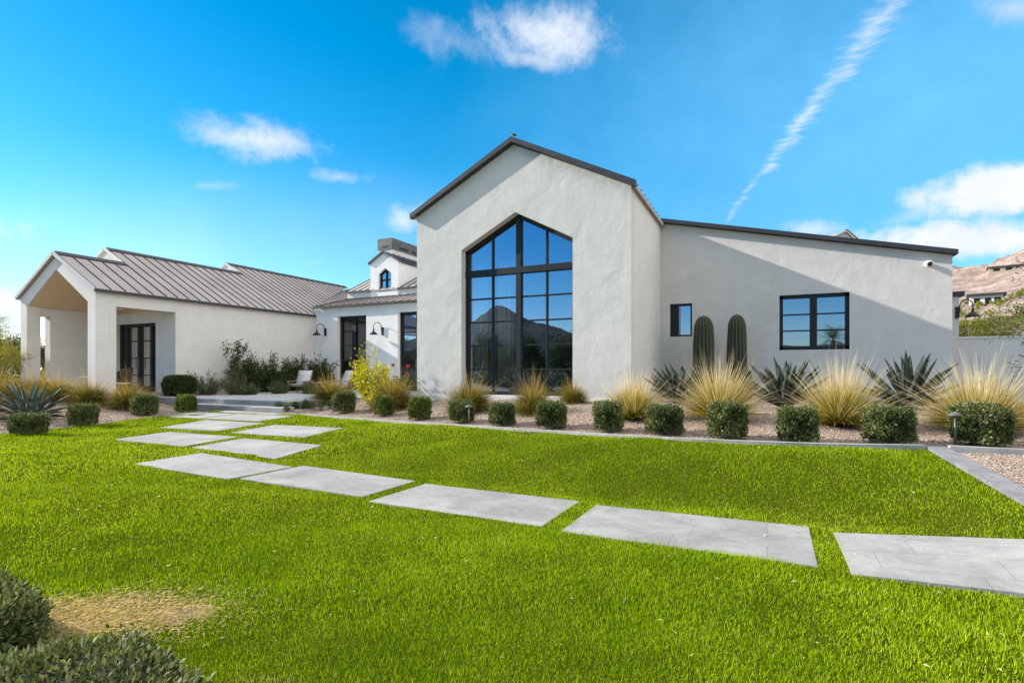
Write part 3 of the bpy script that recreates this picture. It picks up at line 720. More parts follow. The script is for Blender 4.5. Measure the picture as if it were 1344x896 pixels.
ib.add([(LX0 + .4, 12.02, .6), (LX0 + .4, 16, .6), (LX0 + .4, 16, 3.7), (LX0 + .4, 12.02, 3.7)], [(0, 1, 2, 3)]); ib.add([(LX - .4, 12.02, .6), (LX - .4, 16, .6), (LX - .4, 16, 3.7), (LX - .4, 12.02, 3.7)], [(0, 1, 2, 3)])
ib.add([(LX0 + .4, 12.02, 3.7), (LX0 + .4, 16, 3.7), (LX - .4, 16, 3.7), (LX - .4, 12.02, 3.7)], [(0, 1, 2, 3)])
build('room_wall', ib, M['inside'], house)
rf = MB(); sm = MB(); fs = MB()
ex = LX + .14; ez = LE + .12 - pit * .14
zat = lambda x: LE + .12 + pit * (LX - x)              # all right-hand slopes lie in one plane
Y0r = LY - .06
roof_plane(rf, (ex, Y0r, ez), (ex, T2Y, ez), (RX, T2Y, zat(RX)), (RX, Y0r, zat(RX)), seam=sm, th=.09)
roof_plane(rf, (ex, T2Y, ez), (ex, T3Y, ez), (T2X, T3Y, zat(T2X)), (T2X, T2Y, zat(T2X)), seam=sm, th=.09)
# the last slope runs on behind the middle building down to a valley
vy = 24.7; up_ = Vector((pit, 0, 1)).normalized()
q = [(ex, T3Y, ez), (ex, 17.86, ez), (T3X, vy, zat(T3X)), (T3X, T3Y, zat(T3X))]
rf.add([(a, b, c - .09) for a, b, c in q] + q, [(3, 2, 1, 0), (4, 5, 6, 7), (0, 1, 5, 4), (1, 2, 6, 5), (2, 3, 7, 6), (3, 0, 4, 7)])
yy = T3Y + .3
while yy < vy - .2:
    xe = ex if yy < 17.86 else ex + (T3X - ex) * (yy - 17.86) / (vy - 17.86)
    sm.bar(Vector((xe, yy, zat(xe) - (zat(ex) - ez))) + up_ * .014, Vector((T3X, yy, zat(T3X))) + up_ * .014, .017, .032, up=up_); yy += .39
for (X, z, ya, yb, xl) in ((RX, zat(RX), Y0r, T2Y, LX0 - .14), (T2X, zat(T2X), T2Y, T3Y, LX0 - 2.0), (T3X, zat(T3X), T3Y, vy, LX0 - 4.2)):
    roof_plane(rf, (xl, yb, z - pit * (X - xl)), (xl, ya, z - pit * (X - xl)), (X, ya, z), (X, yb, z), seam=sm, th=.09)
    sm.bar((X + .10, ya + .03, z - .035), (X + .10, yb, z - .035), .26, .05, up=(pit, 0, 1))
    fs.bar((X, ya, z + .035), (X, yb, z + .035), .1, .04)
mr = build('metal_roof', rf, M['roof'], house); build('seams', sm, M['seam'], mr); 
# light rake trims and the small raised gable faces
tr = MB()
def rake(X, z, y, xr, xl):
    zr = z - pit * (xr - X); zl = z - pit * (X - xl)
    for (xe, ze) in ((xr, zr), (xl, zl)):
        tr.bar((X, y - .02, z - .035), (xe, y - .02, ze - .035), .05, .11, up=(0, 0, 1))
rake(RX, zat(RX), Y0r, ex, LX0 - .14)
M['trim'] = simple('grey_trim', (.36, .36, .38), .6, var=.05)
build('rake_trim', tr, M['trim'], house)
for (X, z, y, xr) in ((T2X, zat(T2X), T2Y, RX), (T3X, zat(T3X), T3Y, T2X)):
    zr = z - pit * (xr - X); xl = 2 * X - xr - 1.6
    gf = MB(); gf.add([(xr, y - .02, zr - .05), (X, y - .02, z - .05), (xl, y - .02, z - pit * (X - xl) - .05), (xl, y - .02, 3.6), (xr, y - .02, 3.6)], [(0, 1, 2, 3, 4)])
    gf.bar((X, y - .04, z - .03), (xr + .05, y - .04, zr - .045), .05, .09); gf.bar((X, y - .04, z - .03), (xl, y - .04, z - pit * (X - xl) - .03), .05, .09)
    build('gable_face', gf, M['stucco_smooth'], house)
gt = MB(); gt.bar((LX + .12, LY - .08, ez - .05), (LX + .12, 17.95, ez - .05), .09, .09); build('gutter', gt, M['fascia'], house)

# --- middle building
MY = 18.0; MZ = 4.2
D1 = [(-17.12, .57), (-15.5, .57), (-15.5, 3.80), (-17.12, 3.80)]; D2 = [(-13.82, .57), (-12.0, .57), (-12.0, 3.84), (-13.82, 3.84)]
mw = MB(); slab_poly(mw, [(-18.5, .1), (GX0, .1), (GX0, MZ), (-18.5, MZ)], [D1, D2], fY(MY), .3)
recalc(build('courtyard_wall', mw, M['stucco_lifted'], house))
cb_ = MB(); cb_.box(-18.49, -16.7, 18.34, 18.5, 4.0, 4.335); build('eave_closer', cb_, M['stucco_lifted'], house)
door(-17.08, -15.52, .58, 3.79, MY + .2, 2, 5); door(-13.80, -12.02, .58, 3.83, MY + .2, 2, 4, glass='glass')
rb = MB(); rb.add([(-18.3, 22, .5), (GX0 - .1, 22, .5), (GX0 - .1, 22, 4.1), (-18.3, 22, 4.1)], [(0, 1, 2, 3)]); rb.add([(-18.3, 18.31, .56), (GX0 - .1, 18.31, .56), (GX0 - .1, 22, .56), (-18.3, 22, .56)], [(0, 1, 2, 3)])
rb.add([(-18.3, 18.31, .56), (-18.3, 22, .56), (-18.3, 22, 4.1), (-18.3, 18.31, 4.1)], [(0, 1, 2, 3)]); rb.add([(GX0 - .1, 18.31, .56), (GX0 - .1, 22, .56), (GX0 - .1, 22, 4.1), (GX0 - .1, 18.31, 4.1)], [(0, 1, 2, 3)])
rb.add([(-18.3, 18.31, 4.1), (-18.3, 22, 4.1), (GX0 - .1, 22, 4.1), (GX0 - .1, 18.31, 4.1)], [(0, 1, 2, 3)])
build('room_wall', rb, M['inside'], house)
rf = MB(); sm = MB()
q = [(-18.47, 18.03, 4.311), (-17.46, 18.03, 4.311), (-17.46, 24.7, 6.29), (-22.88, 24.7, 6.29)]
rf.add([(a, b, c - .06) for a, b, c in q] + q, [(3, 2, 1, 0), (4, 5, 6, 7), (0, 1, 5, 4), (1, 2, 6, 5), (2, 3, 7, 6), (3, 0, 4, 7)])
for k in range(1, 12):
    x_ = -17.7 - .4 * k; y_ = 17.865 + (x_ + 18.36) / (-22.88 + 18.36) * 6.835 if x_ < -18.36 else 17.9
    sm.bar((x_, y_, 4.276 + (y_ - 17.865) * .2967), (x_, 24.7, 6.304), .017, .032)
roof_plane(rf, (-18.36, MY - .14, 4.27), (GX0, MY - .14, 4.27), (GX0, 19.0, 4.70), (-17.4, 19.0, 4.70), seam=sm, th=.07)
roof_plane(rf, (-17.5, 18.93, 5.03), (GX0, 18.93, 5.03), (GX0, 23.0, 7.05), (-17.5, 23.0, 7.05), seam=sm, th=.06)
mr = build('metal_roof', rf, M['roof'], house); build('seams', sm, M['seam'], mr)
fa = MB(); fa.bar((-18.4, MY - .17, 4.24), (GX0, MY - .17, 4.24), .05, .09); fa.bar((-17.5, 18.90, 4.995), (-16.08, 18.90, 4.995), .05, .09); fa.bar((-14.54, 18.90, 4.995), (GX0, 18.90, 4.995), .05, .09)
fa.bar((-17.46, 18.97, 4.70), (GX0, 18.97, 4.70), .04, .05)
build('fascia', fa, M['fascia'], house)
cw = MB(); cw.box(-17.46, GX0, 19.0, 19.3, 4.3, 4.97); build('clerestory_wall', cw, M['stucco_lifted'], house)
ge = MB(); ge.add([(-17.46, 19.01, 4.3), (-17.46, 23, 4.3), (-17.46, 23, 6.98), (-17.46, 19.01, 4.98)], [(3, 2, 1, 0)]); build('end_wall', ge, M['stucco_smooth'], house)
dm = MB(); DW = [(-15.62, 4.92), (-14.92, 4.92), (-14.92, 5.72), (-15.27, 5.96), (-15.62, 5.72)]
slab_poly(dm, [(-16.08, 4.7), (-14.54, 4.7), (-14.54, 6.22), (-15.33, 6.64), (-16.08, 6.22)], [DW], fY(18.96), .25)
dm.box(-14.79, -14.54, 19.212, 22.2, 5.0, 6.18); dm.box(-16.08, -15.83, 19.212, 22.2, 5.0, 6.18)
dormer = recalc(build('dormer', dm, M['stucco_lifted'], house))
rf = MB(); sm = MB()
roof_plane(rf, (-14.46, 18.88, 6.23), (-14.46, 23, 6.23), (-15.33, 23, 6.71), (-15.33, 18.88, 6.71), th=.06, seam=rf)
roof_plane(rf, (-16.16, 23, 6.23), (-16.16, 18.88, 6.23), (-15.33, 18.88, 6.71), (-15.33, 23, 6.71), th=.06, seam=rf)
build('roof', rf, M['fascia'], dormer)
wf = MB(); yy = 19.1
frame_bars(wf, [((-15.60, 4.92), (-15.60, 5.73)), ((-14.94, 4.92), (-14.94, 5.73)), ((-15.62, 4.94), (-14.92, 4.94)), ((-15.62, 5.70), (-15.27, 5.94)), ((-14.92, 5.70), (-15.27, 5.94)), ((-15.27, 4.93), (-15.27, 5.93)), ((-15.6, 5.45), (-14.94, 5.45))], yy, .06, .07)
build('window_frame', wf, M['black'], dormer)
pn = MB(); pn.add([(-15.62, yy + .02, 4.92), (-14.92, yy + .02, 4.92), (-14.92, yy + .02, 5.72), (-15.27, yy + .02, 5.95), (-15.62, yy + .02, 5.72)], [(0, 1, 2, 3, 4)]); build('window_pane', pn, M['glass'], dormer)
ch = MB(); ch.box(-17.33, -16.53, 21.04, 24.96, 5.0, 7.36); chim = build('chimney', ch, M['stucco_smooth'], house)
cp = MB(); cp.box(-17.37, -16.49, 21, 25, 7.362, 7.90); chc = build('chimney_cap', cp, M['capmetal'], chim)
for q in [(-16.488, -16.484, y, y + .75, 7.44, 7.56) for y in (21.6, 22.6, 23.6)] + [(-17.1, -16.7, 20.992, 20.998, 7.44, 7.54)]:
    sl2 = MB(); sl2.box(*q); build('vent_slot', sl2, M['black'], chim)

# ------------------------------------------------------------------ things fixed to the walls
def wall_lamp(x, y, z, side, label, s=.70):
    """gooseneck barn lamp: plate on the wall at (x, y, z), facing -Y; arm leans to 'side'"""
    t = thing('wall_lamp', (x, y, z), label, 'wall lamp', 'black gooseneck wall lamps')
    ux, uy = side
    P = lambda a, h: (x + ux * a * s, y + uy * a * s, z + h * s)
    b = MB(); b.box(x - .065 * s, x + .065 * s, y - .05, y - .002, z - .28 * s, z + .20 * s); build('back_plate', b, M['black'], t)
    a = MB(); pts = [P(.04, -.15), P(.09, .0), P(.10, .22)] + [P(.33 - .23 * math.cos(k), .22 + .26 * math.sin(k)) for k in np.linspace(.2, math.pi, 12)] + [P(.56, .05)]
    a.tube(pts, .022 * s, 8); build('arm', a, M['black'], t)
    c = MB(); c.lathe(P(.56, -.25), [(.001, .34), (.045, .33), (.055, .20), (.10, .15), (.24, .03), (.27, .0), (.255, .0), (.10, .12), (.001, .14)] if s == 1 else [(r * s, h * s) for r, h in [(.001, .34), (.045, .33), (.055, .20), (.10, .15), (.24, .03), (.27, .0), (.255, .0), (.10, .12), (.001, .14)]], 22)
    build('lamp_shade', c, M['black'], t)
    return t
wall_lamp(-17.80, MY, 3.16, (-.62, -.78), 'black gooseneck lamp by the inner corner, left of the double door')
wall_lamp(-14.60, MY, 3.10, (-.62, -.78), 'black gooseneck lamp between the double door and the tall side door')
wall_lamp(4.62, 18.0, 3.0, (.80, -.6), 'black gooseneck lamp at the far right, above the garden wall', .62)
sc_ = thing('security_camera', (3.51, WY, 3.98), 'small white security camera high on the right wing wall', 'camera')
c = MB(); c.tube([(3.51, WY - .002, 3.98), (3.51, WY - .08, 3.98)], .055, 16); build('mount', c, M['white'], sc_)
c = MB(); c.tube([(3.47, WY - .07, 3.975), (3.49, WY - .16, 3.965), (3.50, WY - .26, 3.95)], [.05, .085, .08], 18); bd = build('camera_body', c, M['white'], sc_)
c = MB(); c.tube([(3.50, WY - .258, 3.95), (3.502, WY - .275, 3.948)], .055, 16); build('lens', c, M['black'], sc_)
hb = thing('hose_bib', (GX1, 14.7, 1.25), 'tiny black tap on the shaded side wall left of the small window', 'tap')
c = MB(); c.tube([(GX1 + .002, 14.7, 1.25), (GX1 + .1, 14.7, 1.25), (GX1 + .13, 14.7, 1.2)], .02, 8); build('spout', c, M['black'], hb)
c = MB(); c.box(GX1 + .05, GX1 + .07, 14.64, 14.76, 1.28, 1.3); c.tube([(GX1 + .06, 14.7, 1.25), (GX1 + .06, 14.7, 1.3)], .01, 6); build('handle', c, M['black'], hb)
bd = MB(); bx, by, bz = -5.66, 12.05, 7.26
bd.tube([(bx - .10, by, bz + .12), (bx - .03, by, bz + .06), (bx + .05, by, bz + .02)], [.012, .035, .015], 8); bd.tube([(bx - .12, by, bz + .135), (bx - .09, by, bz + .115)], [.018, .018], 8)
bd.tube([(bx, by, bz + .05), (bx, by, bz - .03)], .006, 5)
tag(build('bird', bd, M['fascia'], root_at=(bx, by, bz)), 'tiny dark bird perched on the peak of the tall gable', 'bird')
# garden wall
gwl = MB(); gwl.box(4.12, 15, 16.4, 16.65, .3, 2.20); gwt = thing('garden_wall', (9, 16.5, .5), 'low grey stucco garden wall right of the house', 'wall')
build('wall', gwl, M['stucco'], gwt)
gc = MB(); gc.box(4.10, 15, 16.385, 16.665, 2.202, 2.25); build('cap', gc, M['stucco_smooth'], gwt)
gp = MB(); gp.box(3.995, 4.095, 16.42, 16.6, .3, 2.1); build('gate_post', gp, M['black'], gwt)

# ------------------------------------------------------------------ plants: helpers
def unit(a): return a / np.maximum(1e-9, np.linalg.norm(a, axis=-1, keepdims=True))
def rdir(n, r=None):
    a = (r or rng).normal(size=(n, 3)); return unit(a)
def leaf_cloud(P, D_, L, W, tint, fold=.25):
    """one kite-shaped leaf per point; D_ is where it points"""
    n = len(P); S = unit(np.cross(D_, rdir(n))); N = np.cross(S, D_)
    L = np.broadcast_to(L, n)[:, None]; W = np.broadcast_to(W, n)[:, None]
    V = np.stack([P, P + D_ * L * .45 + S * W * .5 + N * W * fold, P + D_ * L, P + D_ * L * .45 - S * W * .5 + N * W * fold], 1).reshape(-1, 3)
    F_ = np.arange(4 * n).reshape(n, 4)
    return V, F_, np.repeat(tint, 4)
def merge(parts):
    V = []; F_ = []; T = []; o = 0
    for v, f, t in parts: V.append(v); F_.append(f + o); T.append(t); o += len(v)
    return np.concatenate(V), np.concatenate(F_), np.concatenate(T)
def blades(n, base_r, L, Ls, inc_lo, inc_hi, wid, droop, seg=5, power=1., base_h=.0, tip_tint=1., rnd=.25, seed=1):
    """arching blades growing from a tuft"""
    r = np.random.default_rng(seed)
    az = r.uniform(0, 2 * np.pi, n); inc = inc_lo + (inc_hi - inc_lo) * r.random(n) ** power
    rr = base_r * np.sqrt(r.random(n)); a0 = az + r.normal(0, .5, n)
    p = np.stack([rr * np.cos(a0), rr * np.sin(a0), np.full(n, -.02) + base_h * r.random(n)], 1)
    ln = L * (1 + Ls * r.normal(size=n)).clip(.35, 1.6)
    side = np.stack([-np.sin(az), np.cos(az), np.zeros(n)], 1); tw = r.uniform(-.9, .9, n)
    out = np.stack([np.cos(az), np.sin(az), np.zeros(n)], 1)
    dr = droop * (.4 + r.random(n)); rv = r.normal(0, rnd, n)
    V = []; T = []
    q = p.copy(); cur = inc.copy()
    for k in range(seg + 1):
        t = k / seg
        d = out * np.sin(cur)[:, None] + np.array([0, 0, 1.]) * np.cos(cur)[:, None]
        wv = (side * np.cos(tw)[:, None] + d * 0 + np.cross(side, d) * np.sin(tw)[:, None]) * (wid * (1 - t ** 1.6) * .5 + .0006)
        V += [q - wv, q + wv]; tt = np.clip(t * tip_tint + rv * (.35 + .65 * t), 0, 1); T += [tt, tt]
        q = q + d * (ln / seg)[:, None]; cur = cur + dr * (.35 + t) / seg * (.5 + np.sin(inc))
    V = np.stack(V, 1); T = np.stack(T, 1); m = 2 * (seg + 1)
    o = (np.arange(n) * m)[:, None]
    F_ = np.concatenate([np.stack([o[:, 0] + 2 * k, o[:, 0] + 2 * k + 1, o[:, 0] + 2 * k + 3, o[:, 0] + 2 * k + 2], 1) for k in range(seg)])
    return V.reshape(-1, 3), F_, T.reshape(-1)
def rbox(n, a, b, h, p=5., seed=1):
    """points on a rounded box (superellipsoid), z from 0 to h, with outward normals"""
    r = np.random.default_rng(seed); d = rdir(n * 2, r); d = d / np.max(np.abs(d), 1, keepdims=True) if False else d
    s = (np.abs(d) ** p).sum(1) ** (-1 / p); q = d * s[:, None]
    nn = unit(np.sign(q) * np.abs(q) ** (p - 1) / np.array([a, b, h / 2]))
    q = q * np.array([a, b, h / 2]) + np.array([0, 0, h / 2])
    k = q[:, 2] > .03
    return q[k][:n], nn[k][:n]
def core_mesh(a, b, h, k=.82, p=4.):
    bm = bmesh.new(); bmesh.ops.create_icosphere(bm, subdivisions=3, radius=1)
    mb = MB()
    for v in bm.verts:
        d = np.array(v.co); s = (np.abs(d) ** p).sum() ** (-1 / p); q = d * s * np.array([a, b, h / 2]) * k + np.array([0, 0, h / 2 * .96])
        q += .03 * min(a, h) * np.array(noise.noise_vector(Vector(q * 9))); mb.v.append(tuple(q))
    mb.f = [tuple(v.index for v in f.verts) for f in bm.faces]; mb.sm = [True] * len(mb.f); bm.free()
    return mb
# ------------------------------------------------------------------ clipped box shrubs
def make_box_shrub(a, b, h, n, L, W, seed, m='hedge', p=5.):
    t = thing('box_shrub', (0, 0, 0), 'x', 'shrub', 'clipped box shrubs around the lawn')
    r = np.random.default_rng(seed)
    q, nn = rbox(n, a, b, h, p, seed)
    lump = np.array([noise.noise(Vector(x * 7 + seed)) for x in q])
    stray = (r.random(n) < .02) * r.uniform(.02, .07, n) * (nn[:, 2] > -.2)
    q = q + nn * (r.normal(-.014, .022, n) + .05 * lump * min(1, a / .3) + stray * min(1, a / .24))[:, None]
    D_ = unit(nn * .75 + rdir(n, r) * .8 + np.array([0, 0, .35]))
    tint = np.clip(r.normal(.45, .27, n) + .4 * lump, 0, 1)
    V, F_, T = leaf_cloud(q - D_ * L * .4, D_, L * r.uniform(.7, 1.25, n), W * r.uniform(.8, 1.2, n), tint)
    npmesh('foliage', V, F_, M[m], t, attrs={'tint': T})
    build('twigs', core_mesh(a, b, h), M['core'], t)
    return t
S0 = [make_box_shrub(.24, .24, .46, 6200, .04, .024, 11, 'hedge', 6.), make_box_shrub(.27, .25, .45, 6600, .04, .024, 12, 'hedge', 8.), make_box_shrub(.23, .24, .44, 6000, .04, .024, 13, 'hedge_yellow', 4.)]
used = set()
def put(protos, k, x, y, rz, sc, label, z=None):
    pr = protos[k]; z = gz(x, y) if z is None else z
    sc3 = sc if hasattr(sc, '__len__') else (sc,) * 3
    if pr.name in used: return dup(pr, (x, y, z), rz, sc3, label)
    used.add(pr.name); pr.location = (x, y, z); pr.rotation_euler.z = rz; pr.scale = sc3; pr['label'] = label
    return pr
HED = [(-13.97, 5.75, 1, .3, (1.16, 0.76, 0.90), 'wide low dark clipped shrub at the far left edge of the lawn'),
       (-14.62, 7.05, 1, .2, (0.91, 0.84, 1.06), 'dark clipped box shrub in front of the large left agave'),
       (-15.15, 8.75, 0, .7, (1.08, 1.00, 1.15), 'bright topped clipped shrub under the porch pillar grasses'),
       (-14.82, 9.68, 2, .1, (0.95, 0.95, 1.05), 'clipped shrub at the left end of the stone steps'),
       (-10.0, 10.75, 0, .4, (0.99, 0.99, 1.15), 'clipped shrub in front of the yellow flowering bush'),
       (-8.35, 10.33, 2, 1.2, (0.88, 0.88, 1.03), 'clipped round shrub below the tall side door'),
       (-6.95, 9.83, 2, 2., (0.92, 0.92, 1.06), 'clipped round shrub at the left foot of the tall gable'),
       (-5.62, 9.42, 0, 2.9, (0.82, 0.82, 0.93), 'small clipped shrub next to the slim path light below the tall window'),
       (-4.55, 9.12, 1, .9, (0.75, 0.77, 0.88), 'clipped square shrub below the middle of the tall window'),
       (-3.45, 8.88, 1, .2, (0.85, 0.85, 0.97), 'clipped square shrub below the right end of the tall window'),
       (-2.35, 8.64, 0, 1.6, (0.83, 0.83, 0.99), 'clipped shrub below the right corner of the tall gable'),
       (-1.43, 8.52, 1, .5, (0.87, 0.87, 0.92), 'clipped square shrub between the gable corner and the left cactus'),
       (-.50, 8.35, 0, .35, (0.93, 0.91, 1.06), 'clipped shrub standing before the big straw grass under the cacti'),
       (.40, 8.38, 1, .1, (0.81, 0.81, 0.97), 'clipped square shrub under the black framed double window'),
       (1.50, 8.72, 1, .45, (0.88, 0.88, 1.01), 'clipped shrub left of the corner where the dark kerb begins'),
       (2.55, 8.98, 0, 2.2, (1.06, 1.02, 1.10), 'clipped shrub behind the mushroom path light at the right end of the row')]
for (x, y, k, rz, sc, lab) in HED: put(S0, k, x, y, rz, sc, lab)
# two large ones close to the camera
f1 = make_box_shrub(.50, .46, .47, 15000, .036, .016, 21, 'hedge', 3.6); used.add(f1.name)
f1.location = (-3.78, 1.06, -.13); f1['label'] = 'large leafy dark shrub cut off by the lower left corner, nearest the dry patch'
f2 = make_box_shrub(.46, .40, .31, 13000, .034, .016, 22, 'hedge', 3.4); used.add(f2.name)
f2.scale = (1.3, 1.05, 1.0); f2.location = (-2.36, 1.05, -.06); f2.rotation_euler.z = -.3; f2['label'] = 'low spreading grey green shrub at the bottom edge, right of the dry patch'
for f_ in (f1, f2): f_['group'] = 'leafy shrubs in the near corner of the lawn'

# ------------------------------------------------------------------ bunch grasses
def make_grass(kind, seed):
    t = thing('bunch_grass', (0, 0, 0), 'x', 'grass clump', 'bunch grasses in the gravel beds')
    if kind == 'straw':
        V = merge([blades(3000, .20, .62, .22, .05, 1.32, .007, .55, 5, .8, 0, .46, .2, seed), blades(760, .14, .96, .22, .03, 1.2, .0065, .38, 5, .9, 0, 1.12, .15, seed + 1)])
        npmesh('blades', V[0], V[1], M['straw'], t, attrs={'tint': V[2]})
    else:
        V = merge([blades(3400, .22, .64, .2, .05, 1.4, .007, 1.35, 6, .8, 0, .50, .2, seed), blades(330, .12, .92, .22, .0, 1.15, .006, .8, 6, .8, 0, 1.05, .2, seed + 1)])
        npmesh('blades', V[0], V[1], M['grass'], t, attrs={'tint': V[2]})
    return t
GR = [make_grass('straw', 31), make_grass('mound', 41), make_grass('mound', 43), make_grass('straw', 35)]
for (x, y, k, rz, sc, lab) in [
        (-12.0, 12.35, 1, .3, (.9, .9, 1.0), 'golden grass clump at the right edge of the stone patio'),
        (-8.72, 11.2, 2, 1.3, (.85, .85, 1.05), 'tawny grass clump hugging the left corner of the tall gable'),
        (-6.15, 10.65, 1, 2.1, (.82, .82, .95), 'green gold grass clump before the left side of the tall window'),
        (-4.45, 10.35, 2, .4, (.66, .66, .82), 'small orange tan grass clump at the foot of the middle mullion'),
        (-3.95, 11.55, 2, 2.4, (.5, .5, .6), 'smallest tan grass tuft close to the right end of the window sill'),
        (-2.2, 9.75, 3, .2, (.78, .78, .82), 'pale tipped grass clump at the right corner of the tall gable'),
        (-.72, 9.85, 0, 1.2, (.88, .88, 1.0), 'large spiky straw grass in front of the two cacti'),
        (1.05, 9.85, 3, 2.2, (.86, .86, 1.0), 'large spiky straw grass below the double window'),
        (2.85, 10.05, 0, 3.4, (1.0, 1.0, 1.0), 'widest spiky straw grass, by the corner of the garden wall'),
        (-17.3, 6.0, 1, .9, (.75, .75, .85), 'gold grass clump at the left picture edge behind the dark shrub'),
        (-18.7, 6.9, 2, .2, (.85, .85, 1.0), 'tall tawny grass clump at the left edge under the feathery tree'),
        (-18.3, 8.2, 1, 1.9, (.78, .78, .88), 'green gold grass clump just behind the large left agave'),
        (-17.35, 8.55, 2, 2.6, (.78, .78, .9), 'green gold grass clump before the front pillar of the porch'),
        (-16.35, 9.0, 1, .4, (.72, .72, 1.0), 'tall plumed grass clump in front of the porch side opening'),
        (-20.3, 8.4, 2, .5, (.8, .8, .85), 'tan grass clump between the two porch pillars'),
        (-19.3, 8.4, 1, 2.5, (.75, .75, .8), 'tan grass clump against the table under the porch'),
        (-21.7, 8.2, 1, 1.5, (.85, .85, .9), 'pale gold grass clump at the foot of the left porch pillar'),
        (-19.9, 6.3, 2, 1.1, (.85, .85, .9), 'orange gold grass clump lowest at the left picture edge')]:
    put(GR, k, x, y, rz, sc, lab)

# ------------------------------------------------------------------ agaves
def make_agave(n, L, W, seed, spread=1.25, m='agave'):
    t = thing('agave', (0, 0, 0), 'x', 'agave', 'agaves in the gravel beds'); r = np.random.default_rng(seed)
    V = []; F_ = []; T = []
    seg = 9
    for i in range(n):
        u = (i + .5) / n; az = i * 2.39996 + r.normal(0, .12); inc = .10 + spread * u ** .8 + r.normal(0, .07)
        ln = L * (.72 + .38 * math.sin(math.pi * min(1, .25 + .6 * u))) * r.uniform(.88, 1.1); wd = W * r.uniform(.85, 1.1)
        out = np.array([math.cos(az), math.sin(az), 0]); sd = np.array([-math.sin(az), math.cos(az), 0])
        q = out * .04 + np.array([0, 0, .03 + .05 * (1 - u)]); cur = inc; o = len(V); bend = r.uniform(-.25, .35) * u
        for k in range(seg + 1):
            tt = k / seg; d = out * math.sin(cur) + np.array([0, 0, 1.]) * math.cos(cur); up = np.cross(d, sd); up = up if up[2] > 0 else -up
            w_ = wd * (.62 + 1.15 * tt) * (1 - tt ** 2.2) * .75 if tt < 1 else .002
            cup = .42 * w_; th = .028 * (1 - tt) + .003
            for sx, hz in ((-1, cup), (-.5, cup * .3), (0, 0), (.5, cup * .3), (1, cup)): V.append(q + sd * w_ * .5 * sx + up * hz); T.append(min(1, .25 + .5 * tt + .25 * tt ** 12 + r.normal(0, .03)))
            V.append(q - up * th); T.append(.3)
            q = q + d * ln / seg; cur += bend / seg
        for k in range(seg):
            a = o + k * 6; b = a + 6
            for j in range(4): F_.append((a + j, a + j + 1, b + j + 1, b + j))
            F_.append((a + 4, a + 5, b + 5, b + 4)); F_.append((a + 5, a, b, b + 5))
    npmesh('leaves', np.array(V), np.array(F_), M[m], t, attrs={'tint': np.array(T)}, smooth=True)
    return t
AG = [make_agave(34, .84, .185, 51, 1.2), make_agave(32, .95, .19, 52, 1.4), make_agave(30, .86, .16, 53, 1.45, 'agave_sunlit')]
put(AG, 2, -16.3, 6.75, .4, 1.0, 'largest grey green agave, spreading at the left beside the dark shrubs')
put(AG, 0, -1.72, 12.0, 1.0, .95, 'dark agave half hidden to the left of the cacti')
put(AG, 0, .32, 11.4, .2, 1.02, 'upright dark agave between two straw grasses under the double window')
put(AG, 1, 2.42, 12.3, 2.0, 1.0, 'dark agave in the shade near the right corner of the house')

# ------------------------------------------------------------------ cacti
def make_cactus(x, y, z0, z1, rad, ribs, label, seed):
    t = thing('column_cactus' if z1 - z0 > 1.2 else 'barrel_cactus', (x, y, z0), label, 'cactus', 'ribbed cacti by the wing wall')
    nr = ribs * 6; H = z1 - z0; prof = []; r = np.random.default_rng(seed)
    for k in range(40):
        u = k / 39
        s_ = (.80 + .22 * math.sin(math.pi * min(1, u * .95 + .08)) ** .8)
        if u > .80: s_ *= math.sqrt(max(0, 1 - ((u - .80) / .20) ** 2.2)) * .999 + .001
        prof.append((s_ * rad, z0 + H * (u if u < .80 else .80 + .20 * ((u - .80) / .20) ** .75)))
    V = []; T = []
    for rr, z in prof:
        for i in range(nr):
            a = 2 * math.pi * i / nr; c = math.cos(ribs * a); k = 1 + .085 * (abs(c) ** .6 * (1 if c > 0 else -1)) + .012 * noise.noise(Vector((x * 3, a * 3, z * 4)))
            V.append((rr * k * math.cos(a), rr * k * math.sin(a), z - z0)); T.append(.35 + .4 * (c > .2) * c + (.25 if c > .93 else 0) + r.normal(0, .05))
    I = np.arange(40 * nr).reshape(40, nr); J = np.roll(I, -1, 1)
    F_ = np.stack([I[:-1], J[:-1], J[1:], I[1:]], -1).reshape(-1, 4)
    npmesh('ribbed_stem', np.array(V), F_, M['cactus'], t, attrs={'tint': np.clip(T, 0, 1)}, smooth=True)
    # spines along the ribs
    P = []; D_ = []
    for rr, z in prof[2:-1]:
        for i in range(ribs):
            a = 2 * math.pi * i / ribs
            for _ in range(5):
                P.append((rr * 1.08 * math.cos(a), rr * 1.08 * math.sin(a), z - z0 + r.uniform(-.02, .02))); D_.append((math.cos(a) + r.normal(0, .6), math.sin(a) + r.normal(0, .6), r.normal(0, .5)))
    Vv, Ff, Tt = leaf_cloud(np.array(P), unit(np.array(D_)), .030, .0035, np.full(len(P), .35)); npmesh('spines', Vv, Ff, M['straw'], t, attrs={'tint': Tt})
make_cactus(-1.48, 14.9, .70, 2.88, .25, 17, 'tall ribbed cactus nearest the small black window', 61)
make_cactus(-.68, 15.1, .70, 2.90, .225, 16, 'tall slim ribbed cactus standing on the right of the pair', 62)
make_cactus(-.52, 14.45, .70, 1.50, .20, 18, 'small squat cactus at the foot of the slim cactus', 63)

